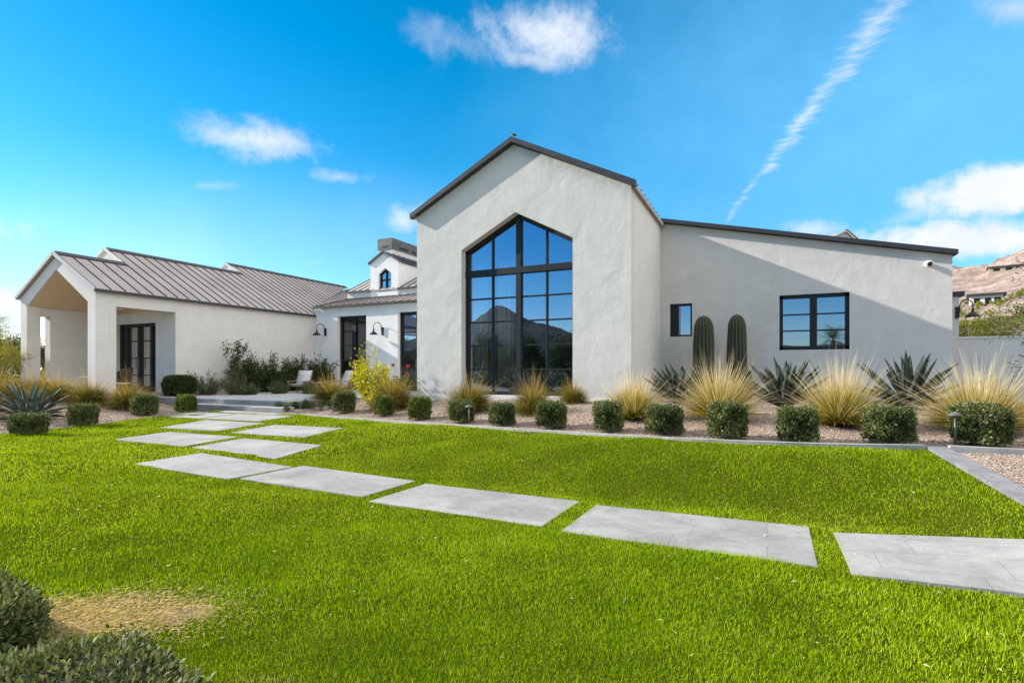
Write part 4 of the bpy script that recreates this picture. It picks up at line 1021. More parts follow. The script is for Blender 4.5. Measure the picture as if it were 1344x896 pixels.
# ------------------------------------------------------------------ leafy shrubs and trees
def branch_tree(mb, p, d, L, rad, depth, spread, tips, r, up=.15, kids=(2, 4), shrink=.72, wob=.18):
    """recursive limbs; end twigs are remembered in tips"""
    pts = [np.array(p)]; dd = np.array(d, float); n = 4
    for k in range(n):
        dd = unit(dd + r.normal(0, wob, 3) + np.array([0, 0, up * .3])); pts.append(pts[-1] + dd * L / n)
    mb.tube([tuple(q) for q in pts], list(np.linspace(rad, rad * .62, n + 1)), 6 if rad > .015 else 4, caps=False)
    if depth == 0:
        for q in pts[1:]: tips.append((q, dd))
        return
    if depth <= 1: tips.extend((q, dd) for q in pts[2:])
    for _ in range(r.integers(*kids) + (depth > 2)):
        k = r.integers(2, n + 1); nd = unit(dd + unit(r.normal(size=3)) * spread + np.array([0, 0, up]))
        branch_tree(mb, pts[k], nd, L * shrink * r.uniform(.8, 1.15), rad * .58, depth - 1, spread, tips, r, up, kids, shrink, wob)
def make_tree(name, cat, label, loc, leaf, bark, seed, H=3., stems=1, depth=4, spread=.75, up=.15, L=.05, W=.02, per=10, sc=.12, rad=.06, lean=.15, group=None, hang=0., kids=(2, 4), shrink=.72, parts=('trunk', 'crown')):
    t = thing(name, loc, label, cat, group); r = np.random.default_rng(seed); mb = MB(); tips = []
    for s_ in range(stems):
        d = unit(np.array([r.normal(0, lean), r.normal(0, lean), 1.]))
        branch_tree(mb, (r.normal(0, .03 * stems), r.normal(0, .03 * stems), -.05), d, H * .34, rad, depth, spread, tips, r, up, kids, shrink)
    if stems > 1: mb.lathe((0, 0, -.06), [(.001, .09), (.03 * stems, .085), (.075 * stems, .0)], 10)
    mb.v = [(v[0] + loc[0], v[1] + loc[1], v[2] + loc[2]) for v in mb.v]
    build(parts[0], mb, M[bark], t)
    C = np.array([q for q, _ in tips]); Dd = np.array([d for _, d in tips]); n = len(C) * per
    idx = np.repeat(np.arange(len(C)), per)
    P = C[idx] + r.normal(0, sc, (n, 3)); D_ = unit(Dd[idx] * .6 + rdir(n, r) + np.array([0, 0, -hang]))
    cl_ = r.normal(0, .16, len(C))[idx]
    V, F_, T = leaf_cloud(P, D_, L * r.uniform(.6, 1.3, n), W * r.uniform(.7, 1.3, n), np.clip(.5 + cl_ + r.normal(0, .2, n), 0, 1))
    npmesh(parts[1], V, F_, M[leaf], t, attrs={'tint': T})
    return t
SH = ('stems', 'foliage')
def make_spray(name, cat, label, loc, leaf, seed, H, n, spread, L, W, per, group=None, sc=.03, base=.12):
    t = thing(name, loc, label, cat, group); r = np.random.default_rng(seed); mb = MB(); P = []; Dd = []
    mb.lathe((0, 0, -.06), [(.001, .09), (base * .8, .085), (base * 1.6, .0)], 10)
    for i in range(n):
        az = r.uniform(0, 6.28); inc = spread * r.random() ** .7; h = H * (1 - .45 * inc / max(spread, .01)) * r.uniform(.6, 1.08)
        p = np.array([base * math.cos(az) * r.random(), base * math.sin(az) * r.random(), 0.]); d = np.array([math.cos(az) * math.sin(inc), math.sin(az) * math.sin(inc), math.cos(inc)]); pts = [p]
        for k in range(7): d = unit(d + r.normal(0, .09, 3) + np.array([0, 0, .05])); pts.append(pts[-1] + d * h / 7)
        mb.tube([tuple(q) for q in pts], list(np.linspace(.011, .004, 8)), 5, caps=False)
        for k in range(per):
            u = r.uniform(.12, 1.) * 7; a = min(6, int(u)); q = pts[a] + (pts[a + 1] - pts[a]) * (u - a); P.append(q + r.normal(0, sc, 3)); Dd.append(d * .5 + unit(r.normal(size=3)) * .9 + np.array([0, 0, .15]))
    mb.v = [(v[0] + loc[0], v[1] + loc[1], v[2] + loc[2]) for v in mb.v]
    build('stems', mb, M['bark'], t); m = len(P); cl_ = np.repeat(r.normal(0, .12, n), per)
    V, F_, T = leaf_cloud(np.array(P), unit(np.array(Dd)), L * r.uniform(.6, 1.25, m), W * r.uniform(.7, 1.2, m), np.clip(.5 + cl_ + r.normal(0, .22, m), 0, 1)); npmesh('foliage', V, F_, M[leaf], t, attrs={'tint': T})
    return t
gy = 'shrubs planted along the left wing'
make_spray('flowering_bush', 'bush', 'tall bright yellow green bush between the two wall lamps', (-9.85, 11.75, .5), 'yellow', 71, 1.75, 46, .62, .11, .042, 62, None, .045, .22)
make_spray('flowering_bush', 'bush', 'low loose yellow green bush at the foot of the taller yellow one', (-9.2, 11.2, .45), 'yellow', 72, .75, 30, .8, .08, .032, 42, None, .04, .18)
bo = make_tree('flowering_vine', 'bush', 'bush with dark red flowers by the tall side door', (-10.9, 14.6, .55), 'darkleaf', 'bark', 73, 1.1, 6, 2, .6, .4, .07, .045, 9, .07, .012, .3, None, 0, (2, 4), .65, SH)
r_ = np.random.default_rng(74)
for k in range(5):                                     # each flower head a part
    c_ = np.array([r_.normal(0, .28), r_.normal(0, .28), r_.uniform(.65, 1.2)]); P = c_ + r_.normal(0, .03, (22, 3)); D_ = unit(P - c_ + 1e-3)
    V, F_, T = leaf_cloud(np.repeat(c_[None], 22, 0), D_, .075, .055, r_.random(22)); npmesh('flower', V, F_, M['magenta'], bo, attrs={'tint': T})
make_tree('small_shrub', 'shrub', 'small pale silvery shrub in gravel beside the stone steps', (-11.55, 10.9, .33), 'sage', 'bark', 75, .5, 10, 1, .6, .4, .06, .022, 16, .045, .008, .6, None, 0, (2, 4), .65, SH)
bxs = make_box_shrub(.42, .40, .66, 5500, .06, .035, 76, 'darkleaf', 4.); used.add(bxs.name); bxs.location = (-17.75, 11.35, PZ); bxs['label'] = 'dark clipped shrub against the white wall, right of the porch opening'; bxs['group'] = gy
for (x, y, H, st_, sd, leaf, lab, L, sc, per) in [
        (-17.6, 12.2, 1.2, 12, 81, 'sage', 'rounded grey green bush beside the dark clipped shrub at the left wing', .06, .09, 15),
        (-17.0, 12.85, 0.95, 11, 82, 'sage', 'low grey bush in front of the thin tall sapling', .05, .09, 15),
        (-17.9, 14.0, 1.8, 9, 83, 'darkleaf', 'bushy green shrub right of the thin tall sapling', .085, .09, 13),
        (-17.7, 15.1, 1.85, 9, 84, 'darkleaf', 'dark upright shrub in the middle of the left wing wall', .085, .09, 13),
        (-17.8, 16.4, 1.8, 8, 85, 'darkleaf', 'dark shrub behind the first white patio chair', .085, .09, 12),
        (-17.4, 17.3, 1.9, 8, 86, 'darkleaf', 'spiky dark shrub in the inner corner below the wall lamp', .085, .08, 12),
        (-16.4, 12.9, .55, 12, 87, 'sage', 'low silvery shrub on the patio edge below the sapling', .055, .06, 14),
        (-16.2, 14.05, .58, 12, 88, 'sage', 'low silvery shrub on the patio edge left of the chairs', .055, .06, 14),
        (-15.0, 14.4, .48, 10, 89, 'sage', 'low green shrub between the two patio chairs', .055, .06, 12)]:
    if leaf == 'darkleaf': make_spray('garden_shrub', 'shrub', lab, (x, y, PZ), leaf, sd, H * .88, 70, .80, .10, .048, 75, gy, .05, .24)
    else: make_spray('garden_shrub', 'shrub', lab, (x, y, PZ), leaf, sd, H * .95, 50, 1.05, L, L * .4, 60, gy, .04, .2)
make_tree('sapling', 'tree', 'thin tall sapling with sparse leaves against the left wing wall', (-17.5, 13.3, PZ), 'darkleaf', 'bark', 91, 3.0, 3, 2, .55, .35, .10, .045, 6, .07, .014, .16, None, 0, (2, 4), .6, ('trunk', 'crown'))

# ------------------------------------------------------------------ trees round the garden
PV = dict(H=3.4, stems=3, depth=4, spread=.8, up=.12, L=.085, W=.014, per=9, sc=.10, rad=.055, lean=.35, kids=(2, 4), shrink=.74)
gt = 'yellow green trees beyond the garden wall'
for i, (x, y, H, lab) in enumerate([(5.55, 21.5, 3.5, 'feathery yellow green tree just right of the far wall lamp'), (6.75, 22.5, 3.3, 'feathery yellow green tree in the middle of those above the garden wall'),
                                    (8.1, 22.0, 3.2, 'feathery yellow green tree at the right picture edge above the garden wall')]):
    q = dict(PV); q['H'] = H; q['per'] = 13
    make_tree('palo_verde', 'tree', lab, (x, y, .2), 'paloverde', 'greenbark', 101 + i, group=gt, **q)
q = dict(PV); q.update(H=3.5, L=.10, W=.018, per=14)
make_tree('palo_verde', 'tree', 'feathery green tree at the left edge in front of the porch pillar', (-24.3, 8.3, .5), 'paloverde', 'greenbark', 111, **q)
make_tree('olive_tree', 'tree', 'grey green tree reaching in from the right edge over the garden wall', (4.72, 12.2, .6), 'sage', 'bark', 112, H=3.5, stems=2, depth=4, spread=.85, up=.05, L=.07, W=.02, per=4, sc=.05, rad=.05, lean=.3)
gb = 'dark trees far behind the left porch'
for i, (x, y, H, leaf) in enumerate([(-33, 17, 3.7, 'paloverde'), (-37, 12.5, 4.4, 'treeleaf'), (-31, 22, 4.0, 'paloverde'), (-44, 18, 4.6, 'treeleaf'), (-48, 27, 5, 'treeleaf')]):
    make_tree('background_tree', 'tree', ['yellow green tree seen through the slot between porch pillar and wall', 'dark tree at the left edge of the horizon, behind the palm', 'pale green tree behind the porch wall',
              'dark green tree far left beyond the garden', 'farthest dark green tree on the left'][i], (x, y, -.2), leaf, 'bark', 121 + i, H=H, stems=3, depth=4, spread=.8, up=.1, L=.13, W=.06, per=12, sc=.22, rad=.09, lean=.3, group=gb)
gr_ = 'trees across the lawn that the window glass mirrors'
for i, (x, y, H) in enumerate([(-9.0, -11, 4.3), (-12.8, -12.5, 6.0), (-16.5, -11, 4.6), (-20.5, -13, 5.4), (-25, -14, 5.2), (-5.5, -15, 4.4), (-31, -16, 5.5), (-38, -13, 6.0), (-45, -15, 6.5), (-53, -18, 7.0)]):
    make_tree('garden_tree', 'tree', ['dark tree mirrored near the right edge of the tall window', 'tallest dark tree mirrored beside the middle mullion', 'round dark tree mirrored left of the mullion', 'dark tree mirrored at the left edge of the tall window',
              'dark tree mirrored behind the left curtain', 'low tree mirrored at the right jamb of the tall window', 'dark tree mirrored in the tall side door', 'dark tree mirrored in the courtyard double door', 'wide dark tree mirrored at the left of the double door', 'farthest dark tree mirrored in the courtyard glass'][i], (x, y, -.1), 'treeleaf', 'bark', 131 + i, H=H, stems=3, depth=4, spread=.8, up=.08, L=.16, W=.075, per=11, sc=.26, rad=.10, lean=.35, group=gr_)
for i, (x, y, k) in enumerate([(-3, -8.6, 2.6), (-5.6, -9.3, 3.1), (-8.4, -8.8, 2.9), (-11.2, -9.4, 3.3), (-14.2, -8.9, 3.0), (-17.4, -9.4, 3.2), (-20.6, -9, 3.1), (-24, -9.6, 3.4)]):
    dup(bpy.data.objects['garden_shrub'], (x, y, -.1), i * 1.3, (k, k, k * .75), 'dark hedge shrub across the lawn, one of a row mirrored low in the tall window')['group'] = 'hedge row mirrored in the window'
def make_palm(x, y, z0, h, label, seed, n=34, L=1.7, rad=.16):
    t = thing('palm_tree', (x, y, z0), label, 'palm'); r = np.random.default_rng(seed)
    mb = MB(); mb.tube([(x, y, z0 - .1), (x + .05, y, z0 + h * .5), (x, y, z0 + h)], [rad * 1.2, rad, rad * .95], 12); build('trunk', mb, M['bark'], t)
    V = []; T = []
    for i in range(n):
        az = i * 2.39996; inc = .15 + 1.75 * (i / n); cur = inc; out = np.array([math.cos(az), math.sin(az), 0]); sd = np.array([-math.sin(az), math.cos(az), 0])
        q = np.array([0, 0, h]); K = 22; ln = L * r.uniform(.85, 1.1)
        for k in range(K):
            d = out * math.sin(cur) + np.array([0, 0, 1]) * math.cos(cur); q2 = q + d * ln / K; up = np.cross(sd, d)
            if k > 3:
                for s_ in (-1, 1):
                    l = .42 * L / 1.7 * math.sin(math.pi * (.12 + .85 * k / K)) ; ld = unit(sd * s_ * .9 + d * .55 - np.abs(up) * .18); sw_ = unit(np.cross(ld, up)) * .014
                    V += [q - sw_, q + sw_, q + ld * l + sw_ * .2, q + ld * l - sw_ * .2]; T += [np.clip(.5 + r.normal(0, .2), 0, 1)] * 4
            sw_ = sd * .012; V += [q - sw_, q + sw_, q2 + sw_, q2 - sw_]; T += [.6] * 4
            q = q2; cur += 1.5 / K * (k / K + .2)
    V = np.array(V); npmesh('fronds', V, np.arange(len(V)).reshape(-1, 4), M['palm'], t, attrs={'tint': np.array(T)})
make_palm(-27.2, 9.6, .1, 2.3, 'pale palm at the left edge in front of the cloud', 141)
make_palm(5.6, -25, 0, 4.1, 'palm across the garden, mirrored in the double window', 142, 40, 1.9, .22)

# ------------------------------------------------------------------ mountains and the houses on the slope
def rid(x, y, sc):
    v = Vector((x * sc, y * sc, .3)); return noise.ridged_multi_fractal(v, .9, 2.1, 7, 1.0, 2.0)
def mountain(x, y):
    t = x / max(y, 1); e = np.interp(t, [-.9, -.4, 0, .18, .25, .29, .335, .39, .47, .56, .8, 1.2, 1.8], [.0, .03, .09, .14, .149, .150, .163, .19, .22, .22, .17, .10, .03])
    D_ = math.hypot(x, y); p = np.interp(D_, [55, 95, 156, 220, 312, 450, 560, 900], [0, .10, .235, .37, .60, 1.0, .9, .3])
    env = np.interp(D_, [80, 160, 300, 450], [0, .05, .35, 1])
    return float(e * 450 * p * 1.02 + env * (rid(x, y, .013) - 1.35) * 6.5 + env * (rid(x + 50, y, .05) - 1.3) * 2.4 + env * noise.noise(Vector((x * .16, y * .16, 1))) * 1.3) - .4
P = []; AZ_ = list(np.linspace(-28, 11, 40)) + list(np.linspace(11.3, 24, 170)) + list(np.linspace(24.5, 64, 50)); nu, nv = len(AZ_), 230
for j in range(nv):
    D_ = 55 + (900 - 55) * (j / (nv - 1)) ** 1.5
    for i in range(nu):
        a = R(AZ_[i]); x, y = D_ * math.sin(a), D_ * math.cos(a); P.append((x, y, mountain(x, y)))
I = np.arange(nu * nv).reshape(nv, nu)
struct(npmesh('mountain', np.array(P), np.stack([I[:-1, :-1], I[:-1, 1:], I[1:, 1:], I[1:, :-1]], -1).reshape(-1, 4), M['rock'], smooth=True))
P = []; nu, nv = 200, 50                                   # the range across the valley (mirrored in the glass)
for j in range(nv):
    for i in range(nu):
        s_ = -1.5 + 2.6 * i / (nu - 1); yy = -700 - 900 * j / (nv - 1); x = s_ * -yy
        e = np.interp(s_, [-1.5, -1.0, -.72, -.60, -.555, -.525, -.50, -.47, -.40, -.34, -.27, -.1, .3, 1.1], [.02, .05, .075, .098, .113, .134, .132, .115, .088, .066, .04, .03, .05, .02])
        p = np.interp(yy, [-1600, -1200, -700], [.5, 1, 0]) ** .8
        P.append((x, yy, 1200 * e * 1.02 * p + (rid(x, yy, .004) - 1) * 14 * p - 1))
I = np.arange(nu * nv).reshape(nv, nu)
struct(npmesh('far_mountain', np.array(P), np.stack([I[:-1, :-1], I[:-1, 1:], I[1:, 1:], I[1:, :-1]], -1).reshape(-1, 4)[:, ::-1], M['rock_far'], smooth=True))
def hill_house(x, y, z, w_, d_, h_, label, m='white', deck=False):
    t = thing('hillside_house', (x, y, z), label, 'house'); c, s_ = math.cos(-.25), math.sin(-.25)
    def B(x0, x1, y0, y1, z0, z1):
        mb = MB(); mb.box(x0, x1, y0, y1, z0, z1); mb.v = [(x + p[0] * c - p[1] * s_, y + p[0] * s_ + p[1] * c, z + p[2]) for p in mb.v]; return mb
    build('wall', B(-w_ / 2, w_ / 2, -d_ / 2, d_ / 2, -4, h_), M[m], t)
    build('flat_roof', B(-w_ / 2 - .5, w_ / 2 + .5, -d_ / 2 - .7, d_ / 2 + .5, h_ + .01, h_ + .45), M['fascia'], t)
    for k in (-.28, .05, .32): build('window', B(w_ * k - w_ * .09, w_ * k + w_ * .09, -d_ / 2 - .05, -d_ / 2 - .01, h_ * .3, h_ * .85), M['black'], t)
M['tanwall'] = simple('tan_wall', (.38, .30, .23), .9, var=.06, scale=.3)
hill_house(43.5, 150, mountain(43.5, 150) - 1.6, 5.5, 5, 3.2, 'white flat roofed house among the trees at the foot of the mountain', 'stucco_smooth')
hill_house(94, 300, mountain(94, 300) - 1.4, 12, 7, 2.2, 'low wide house with dark roof on the mountain slope', 'tanwall')

# desert scrub on the lower slope, one mass
P = []; r = np.random.default_rng(151)
while len(P) < 1500:
    a = R(r.uniform(-26, 60)); D_ = 40 + 130 * r.random() ** 1.3; x, y = D_ * math.sin(a), D_ * math.cos(a)
    if y < 27: continue
    P.append((x, y, (mountain(x, y) if D_ > 55 else -.35) + .3, r.uniform(.6, 1.5)))
Q = np.concatenate([np.array([p[:3]]) + unit(r.normal(size=(42, 3))) * p[3] * np.array([1, 1, .7]) * r.random((42, 1)) ** .4 for p in P])
V, F_, T = leaf_cloud(Q, rdir(len(Q), r), .55, .34, np.clip(r.normal(.4, .25, len(Q)), 0, 1))
o = npmesh('desert_scrub', V, F_, M['paloverde'], attrs={'tint': T}); struct(o, 'stuff'); tag(o, 'yellow green desert scrub covering the foot of the mountain', 'scrub')
P = np.stack([r.uniform(-70, -30, 500), r.uniform(6, 70, 500), np.full(500, .4)], 1); sz = r.uniform(.5, 1.2, 500)
Q = np.repeat(P, 60, 0) + unit(r.normal(size=(30000, 3))) * np.repeat(sz, 60)[:, None] * np.array([1, 1, .8]) * r.random((30000, 1)) ** .4
V, F_, T = leaf_cloud(Q, rdir(len(Q), r), .34, .2, np.clip(r.normal(.4, .25, len(Q)), 0, 1))
o = npmesh('desert_scrub', V, F_, M['paloverde'], attrs={'tint': T}); struct(o, 'stuff'); tag(o, 'low green and gold scrub beyond the porch on the left', 'scrub')

# ------------------------------------------------------------------ garden furniture and path lights
def path_light(x, y, h, label):
    z = gz(x, y); t = thing('path_light', (x, y, z), label, 'path light', 'mushroom path lights in the gravel bed')
    p = MB(); p.tube([(x, y, z - .05), (x, y, z + h)], [.014, .012], 8); build('post', p, M['bronze'], t)
    c = MB(); c.lathe((x, y, z + h - .05), [(.02, 0), (.03, .02), (.085, .03), (.082, .045), (.03, .075), (.001, .085)], 18); build('cap', c, M['bronze'], t)
path_light(2.22, 8.72, .42, 'bronze mushroom path light in front of the last clipped shrub, by the dark kerb')
path_light(-5.32, 9.2, .36, 'slim path light beside the small clipped shrub below the tall window')
def sling_chair(x, y, rz, label):
    t = thing('patio_chair', (x, y, PZ), label, 'chair', 'white sling chairs on the patio')
    c, s_ = math.cos(rz), math.sin(rz); T_ = lambda px, py, pz: (x + px * c - py * s_, y + px * s_ + py * c, PZ + pz)
    for sx in (-.31, .31):
        m = MB(); m.bar(T_(sx, -.38, 0), T_(sx, -.30, .42), .04, .05); build('leg', m, M['wood'], t)
        m = MB(); m.bar(T_(sx, .40, 0), T_(sx, .30, .40), .04, .05); build('leg', m, M['wood'], t)
        m = MB(); m.bar(T_(sx, -.42, .42), T_(sx, .42, .46), .05, .035); build('armrest', m, M['wood'], t)
        m = MB(); m.bar(T_(sx * .9, .18, .24), T_(sx * .9, .48, .84), .03, .04); build('back_post', m, M['wood'], t)
    def sheet(name, pts):
        m = MB(); n = 8
        for k, (yy, zz) in enumerate(pts): m.v += [T_(-.27, yy, zz), T_(.27, yy, zz)]
        for k in range(len(pts) - 1): m.f.append((2 * k, 2 * k + 1, 2 * k + 3, 2 * k + 2)); m.sm.append(True)
        o_ = build(name, m, M['sling'], t); q = o_.modifiers.new('thick', 'SOLIDIFY'); q.thickness = .02
    sheet('seat', [(-.36, .35), (-.2, .29), (0, .25), (.17, .26)]); sheet('backrest', [(.19, .29), (.28, .48), (.38, .66), (.47, .85)])
sling_chair(-16.15, 15.0, .35, 'left white sling chair on the patio, in front of the dark shrubs')
sling_chair(-14.75, 15.6, -.25, 'right white sling chair on the patio, nearer the double door')
tb = thing('side_table', (-15.45, 15.1, PZ), 'low wooden table between the two white patio chairs', 'table')
m = MB(); m.box(-15.75, -15.15, 14.85, 15.35, PZ + .36, PZ + .41); build('table_top', m, M['wood'], tb)
for dx in (-.26, .26):
    for dy in (-.2, .2): m = MB(); m.box(-15.45 + dx - .03, -15.45 + dx + .03, 15.1 + dy - .03, 15.1 + dy + .03, PZ, PZ + .36); build('leg', m, M['wood'], tb)
pc = thing('wicker_chair', (-19.75, 10.6, .6), 'dark wicker chair with a curved back under the porch', 'chair')
def tub(name, r0, r1, z0, z1, a0, a1, mat_):
    m = MB(); n = 18
    for z, rr in ((z0, r0), ((z0 + z1) / 2, (r0 + r1) / 2 + .02), (z1, r1)):
        for k in range(n + 1):
            a = a0 + (a1 - a0) * k / n; hh = z if z < z1 else z0 + (z1 - z0) * (.35 + .65 * math.sin(math.pi * k / n) ** .7); m.v.append((-19.75 + rr * math.cos(a), 10.6 + rr * math.sin(a), .6 + hh))
    for j in range(2):
        for k in range(n): m.f.append((j * (n + 1) + k, j * (n + 1) + k + 1, (j + 1) * (n + 1) + k + 1, (j + 1) * (n + 1) + k)); m.sm.append(True)
    o_ = build(name, m, mat_, pc); q = o_.modifiers.new('thick', 'SOLIDIFY'); q.thickness = .03
tub('backrest', .30, .38, .42, .92, -1.2, 2.2, M['wicker'])
m = MB(); m.lathe((-19.75, 10.6, 1.0), [(.001, .06), (.28, .05), (.31, 0), (.28, -.04), (.001, -.04)], 20); build('seat', m, M['sling'], pc)
for k in range(4):
    a = .8 + k * math.pi / 2; m = MB(); m.tube([(-19.75 + .24 * math.cos(a), 10.6 + .24 * math.sin(a), 1.0), (-19.75 + .29 * math.cos(a), 10.6 + .29 * math.sin(a), .6)], .018, 6); build('leg', m, M['black'], pc)
pt_ = thing('porch_table', (-20.6, 10.3, .6), 'pale low round table beside the wicker chair under the porch', 'table')
m = MB(); m.lathe((-20.6, 10.3, .6), [(.001, .62), (.50, .62), (.52, .60), (.50, .56), (.001, .56)], 28); build('table_top', m, M['sling'], pt_)
m = MB(); m.lathe((-20.6, 10.3, .6), [(.08, .57), (.06, .3), (.09, .04), (.26, .02), (.27, 0)], 20); build('pedestal', m, M['wicker'], pt_)

# ------------------------------------------------------------------ turf and loose stones
r = np.random.default_rng(201)
CX0, CY0 = -3.50, 1.80
def patch_noise(X, Y):
    return (np.sin(X * 1.9 + 1.3 * np.sin(Y * 1.1)) + np.sin(Y * 2.3 + 1.7 * np.sin(X * .8 + 2)) + np.sin(X * 4.7 + Y * 3.1) * .6 + np.sin(X * 9.1 - Y * 7.3 + 2 * np.sin(X * 3)) * .5) / 3.1
def bare(X, Y):
    d = np.hypot((X - CX0) * np.cos(.5) + (Y - CY0) * np.sin(.5), ((Y - CY0) * np.cos(.5) - (X - CX0) * np.sin(.5)) * 1.9) + .10 * patch_noise(X * 4, Y * 4) + .12 * patch_noise(X * 11, Y * 11)
    d2 = np.hypot(X + 2.0, (Y - 1.5)) * 1.6 + .1
    d3 = np.hypot((X + 3.6), (Y - 8.2) * 1.6) * 1.0 + .25
    return np.minimum(np.minimum(d, d2), d3)
def turf(r0, r1, dens, h, wd, seg2):
    a0, a1 = R(-62), R(66); n = int(dens * (a1 - a0) / 2 * (r1 * r1 - r0 * r0))
    rr = np.sqrt(r.uniform(r0 * r0, r1 * r1, n)); a = r.uniform(a0, a1, n) + YAW + math.pi / 2
    X = rr * np.cos(a); Y = rr * np.sin(a)
    ok = (X > XL + .03) & (X < xk(Y) - .01) & (Y < yc(X) - .01)
    for (px_, py_, lx, ly, _, _2) in PAV:
        mg = .006 + .06 * r.random(n) ** 4              # some blades hang over the slab edges
        ok &= ~((X > px_ + mg) & (X < px_ + lx - mg) & (Y > py_ + mg) & (Y < py_ + ly - mg))
    b = bare(X, Y); ok &= (r.random(n) < sstep(.12, .85, b) * .94 + .06)
    X, Y, b = X[ok], Y[ok], b[ok]; n = len(X); Z = zlawn(X, Y)
    pn_ = patch_noise(X, Y); hh = h * r.uniform(.45, 1.35, n) * (1 + .32 * patch_noise(X * 2.1 + 5, Y * 2.1)) * sstep(.1, .6, b).clip(.5, 1)
    az = r.uniform(0, 2 * np.pi, n); lean = np.abs(r.normal(.42, .42, n)) ; off = np.stack([np.cos(az) * lean, np.sin(az) * lean, np.ones(n)], 1); off = unit(off)
    sd = np.stack([-np.sin(az + r.normal(0, .7, n)), np.cos(az), np.zeros(n)], 1); sd = unit(sd) * (wd * r.uniform(.6, 1.2, n) / 2)[:, None]
    B = np.stack([X, Y, Z - .004], 1); tip = B + off * hh[:, None]; mid = B + (off * .55 + np.array([0, 0, .08])) * hh[:, None]
    tip = tip - np.array([0, 0, 1.]) * (hh * lean * .25)[:, None]
    tint = np.clip(.50 - .20 * sstep(5.2, 2.2, Y + .25 * np.sin(X * 1.3)) * sstep(-6, -1.5, X) + .07 * np.sin(X * .55 + 1.3 * np.sin(Y * .5)) + .14 * pn_ + .10 * patch_noise(X * 3.7 + 2, Y * 3.7) + r.normal(0, .2, n), 0, .74); dry = r.random(n) < .03 + .5 * (b < .6); tint[dry] = r.uniform(.75, 1., dry.sum())
    if seg2:
        V = np.stack([B - sd, B + sd, mid + sd * .8, mid - sd * .8, tip], 1); o_ = (np.arange(n) * 5)[:, None]
        F_ = np.concatenate([o_ + np.array([[0, 1, 2]]), o_ + np.array([[0, 2, 3]]), o_ + np.array([[3, 2, 4]])]); k = 5
    else:
        V = np.stack([B - sd, B + sd, tip], 1); F_ = (np.arange(n) * 3)[:, None] + np.array([[0, 1, 2]]); k = 3
    return V.reshape(-1, 3), F_, np.repeat(tint, k)
V, F_, T = merge([turf(1.2, 3.2, 17000, .030, .0023, True), turf(3.2, 5.2, 10500, .031, .0031, True), turf(5.2, 9, 5200, .033, .0055, False), turf(9, 19, 1700, .036, .0110, False)])
o = npmesh('lawn_grass', V, F_, M['turf'], attrs={'tint': T}); struct(o, 'stuff'); tag(o, 'short bright green turf of the lawn around the stone slabs', 'grass')
mb = MB(); n = 48; mb.v = [(CX0, CY0, float(zlawn(CX0, CY0)) + .004)]
for k in range(n):
    a = 2 * math.pi * k / n; q = .64 + .10 * math.sin(3 * a + 1) + .08 * math.sin(7 * a) + .05 * math.sin(13 * a); u = q * math.cos(a); v = q * .52 * math.sin(a); x = CX0 + u * math.cos(.5) - v * math.sin(.5); y = CY0 + u * math.sin(.5) + v * math.cos(.5)
    mb.v.append((x, y, float(zlawn(x, y)) - .004))
mb.f = [(0, 1 + k, 1 + (k + 1) % n) for k in range(n)]; mb.sm = [True] * n
struct(build('bare_patch', mb, M['dirt']))
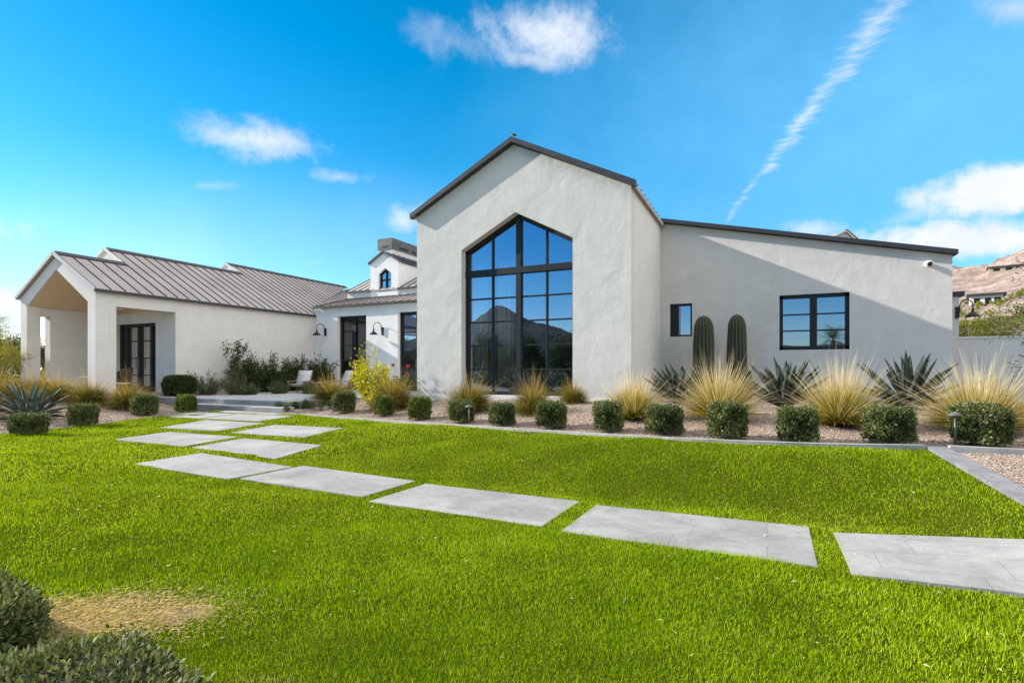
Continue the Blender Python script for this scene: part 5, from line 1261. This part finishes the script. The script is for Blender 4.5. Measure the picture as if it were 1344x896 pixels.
# dead clippings lying on the bare spots
n = 9000; u = r.normal(0, .33, n); q = r.normal(0, .17, n); X = CX0 + u * math.cos(.5) - q * math.sin(.5); Y = CY0 + u * math.sin(.5) + q * math.cos(.5)
az = r.uniform(0, 6.28, n); D_ = np.stack([np.cos(az), np.sin(az), r.normal(.08, .12, n)], 1)
V, F_, T = leaf_cloud(np.stack([X, Y, zlawn(X, Y) + r.uniform(.004, .014, n)], 1), unit(D_), r.uniform(.02, .05, n), .0035, np.clip(r.normal(.6, .2, n), .2, 1))
o = npmesh('dry_thatch', V, F_, M['straw'], attrs={'tint': T}); struct(o, 'stuff'); tag(o, 'dry straw coloured thatch on the bare patch beside the near shrubs', 'dead grass')
def pebbles(n, xa, xb, fy, zf, s0, s1):
    X = r.uniform(xa, xb, n); Y = fy(X, r.random(n)); Z = zf(X, Y)
    s_ = r.uniform(s0, s1, n) * (1 + (r.random(n) < .05) * .8)
    O = np.array([[1, 0, 0], [0, 1, 0], [-1, 0, 0], [0, -1, 0], [0, 0, .7], [0, 0, -.7]]); Fo = np.array([[0, 1, 4], [1, 2, 4], [2, 3, 4], [3, 0, 4], [1, 0, 5], [2, 1, 5], [3, 2, 5], [0, 3, 5]])
    an = r.uniform(0, 6.28, n); V = O[None] * (s_[:, None, None] * r.uniform(.6, 1.2, (n, 6, 1)))
    c, q = np.cos(an)[:, None], np.sin(an)[:, None]; V = np.stack([V[:, :, 0] * c - V[:, :, 1] * q, V[:, :, 0] * q + V[:, :, 1] * c, V[:, :, 2]], -1) + np.stack([X, Y, Z], 1)[:, None]
    return V.reshape(-1, 3), ((np.arange(n) * 6)[:, None, None] + Fo[None]).reshape(-1, 3), np.repeat(np.clip(r.normal(.5, .25, n), 0, 1), 6)
V, F_, T = merge([pebbles(52000, -11.4, 5.5, lambda X, u: yc(X) + .10 + 4.4 * u ** 1.3, zbed, .006, .013),
                  pebbles(22000, 0, 4.2, lambda X, u: 8.3 - 4.5 * u, lambda X, Y: zk(Y) - .008 + 0 * X, .006, .012) if False else pebbles(26000, 2.25, 6.2, lambda X, u: 8.36 - 4.2 * u, lambda X, Y: zk(Y) - .008, .006, .012),
                  pebbles(1500, CX0 - .6, CX0 + .6, lambda X, u: CY0 - .3 + .6 * u + .5 * (X - CX0), lambda X, Y: zlawn(X, Y) - .002, .002, .006), pebbles(26000, -21, -14.68, lambda X, u: 4.5 + 5.6 * u, zleft, .008, .018)])
o = npmesh('gravel_stones', V, F_, M['pebble'], attrs={'tint': T}); struct(o, 'stuff'); tag(o, 'pinkish granite gravel and grit covering the planting beds', 'gravel')

# a few fallen leaves and clippings on the slabs and the turf
n = 420; X = r.uniform(-11, 2.2, n); Y = r.uniform(2.2, 8.2, n); ok = Y < yc(X) - .1; X, Y = X[ok], Y[ok]; n = len(X)
on = np.zeros(n, bool)
for (px_, py_, lx, ly, _, _2) in PAV: on |= (X > px_) & (X < px_ + lx) & (Y > py_) & (Y < py_ + ly)
Z = zlawn(X, Y) + np.where(on, .019, .036); az = r.uniform(0, 6.28, n)
V, F_, T = leaf_cloud(np.stack([X, Y, Z], 1), unit(np.stack([np.cos(az), np.sin(az), r.normal(0, .1, n)], 1)), r.uniform(.018, .045, n), r.uniform(.006, .014, n), np.clip(r.normal(.65, .2, n), .2, 1))
o = npmesh('fallen_leaves', V, F_, M['straw'], attrs={'tint': T}); struct(o, 'stuff'); tag(o, 'small dry fallen leaves scattered over the slabs and the turf', 'leaves')
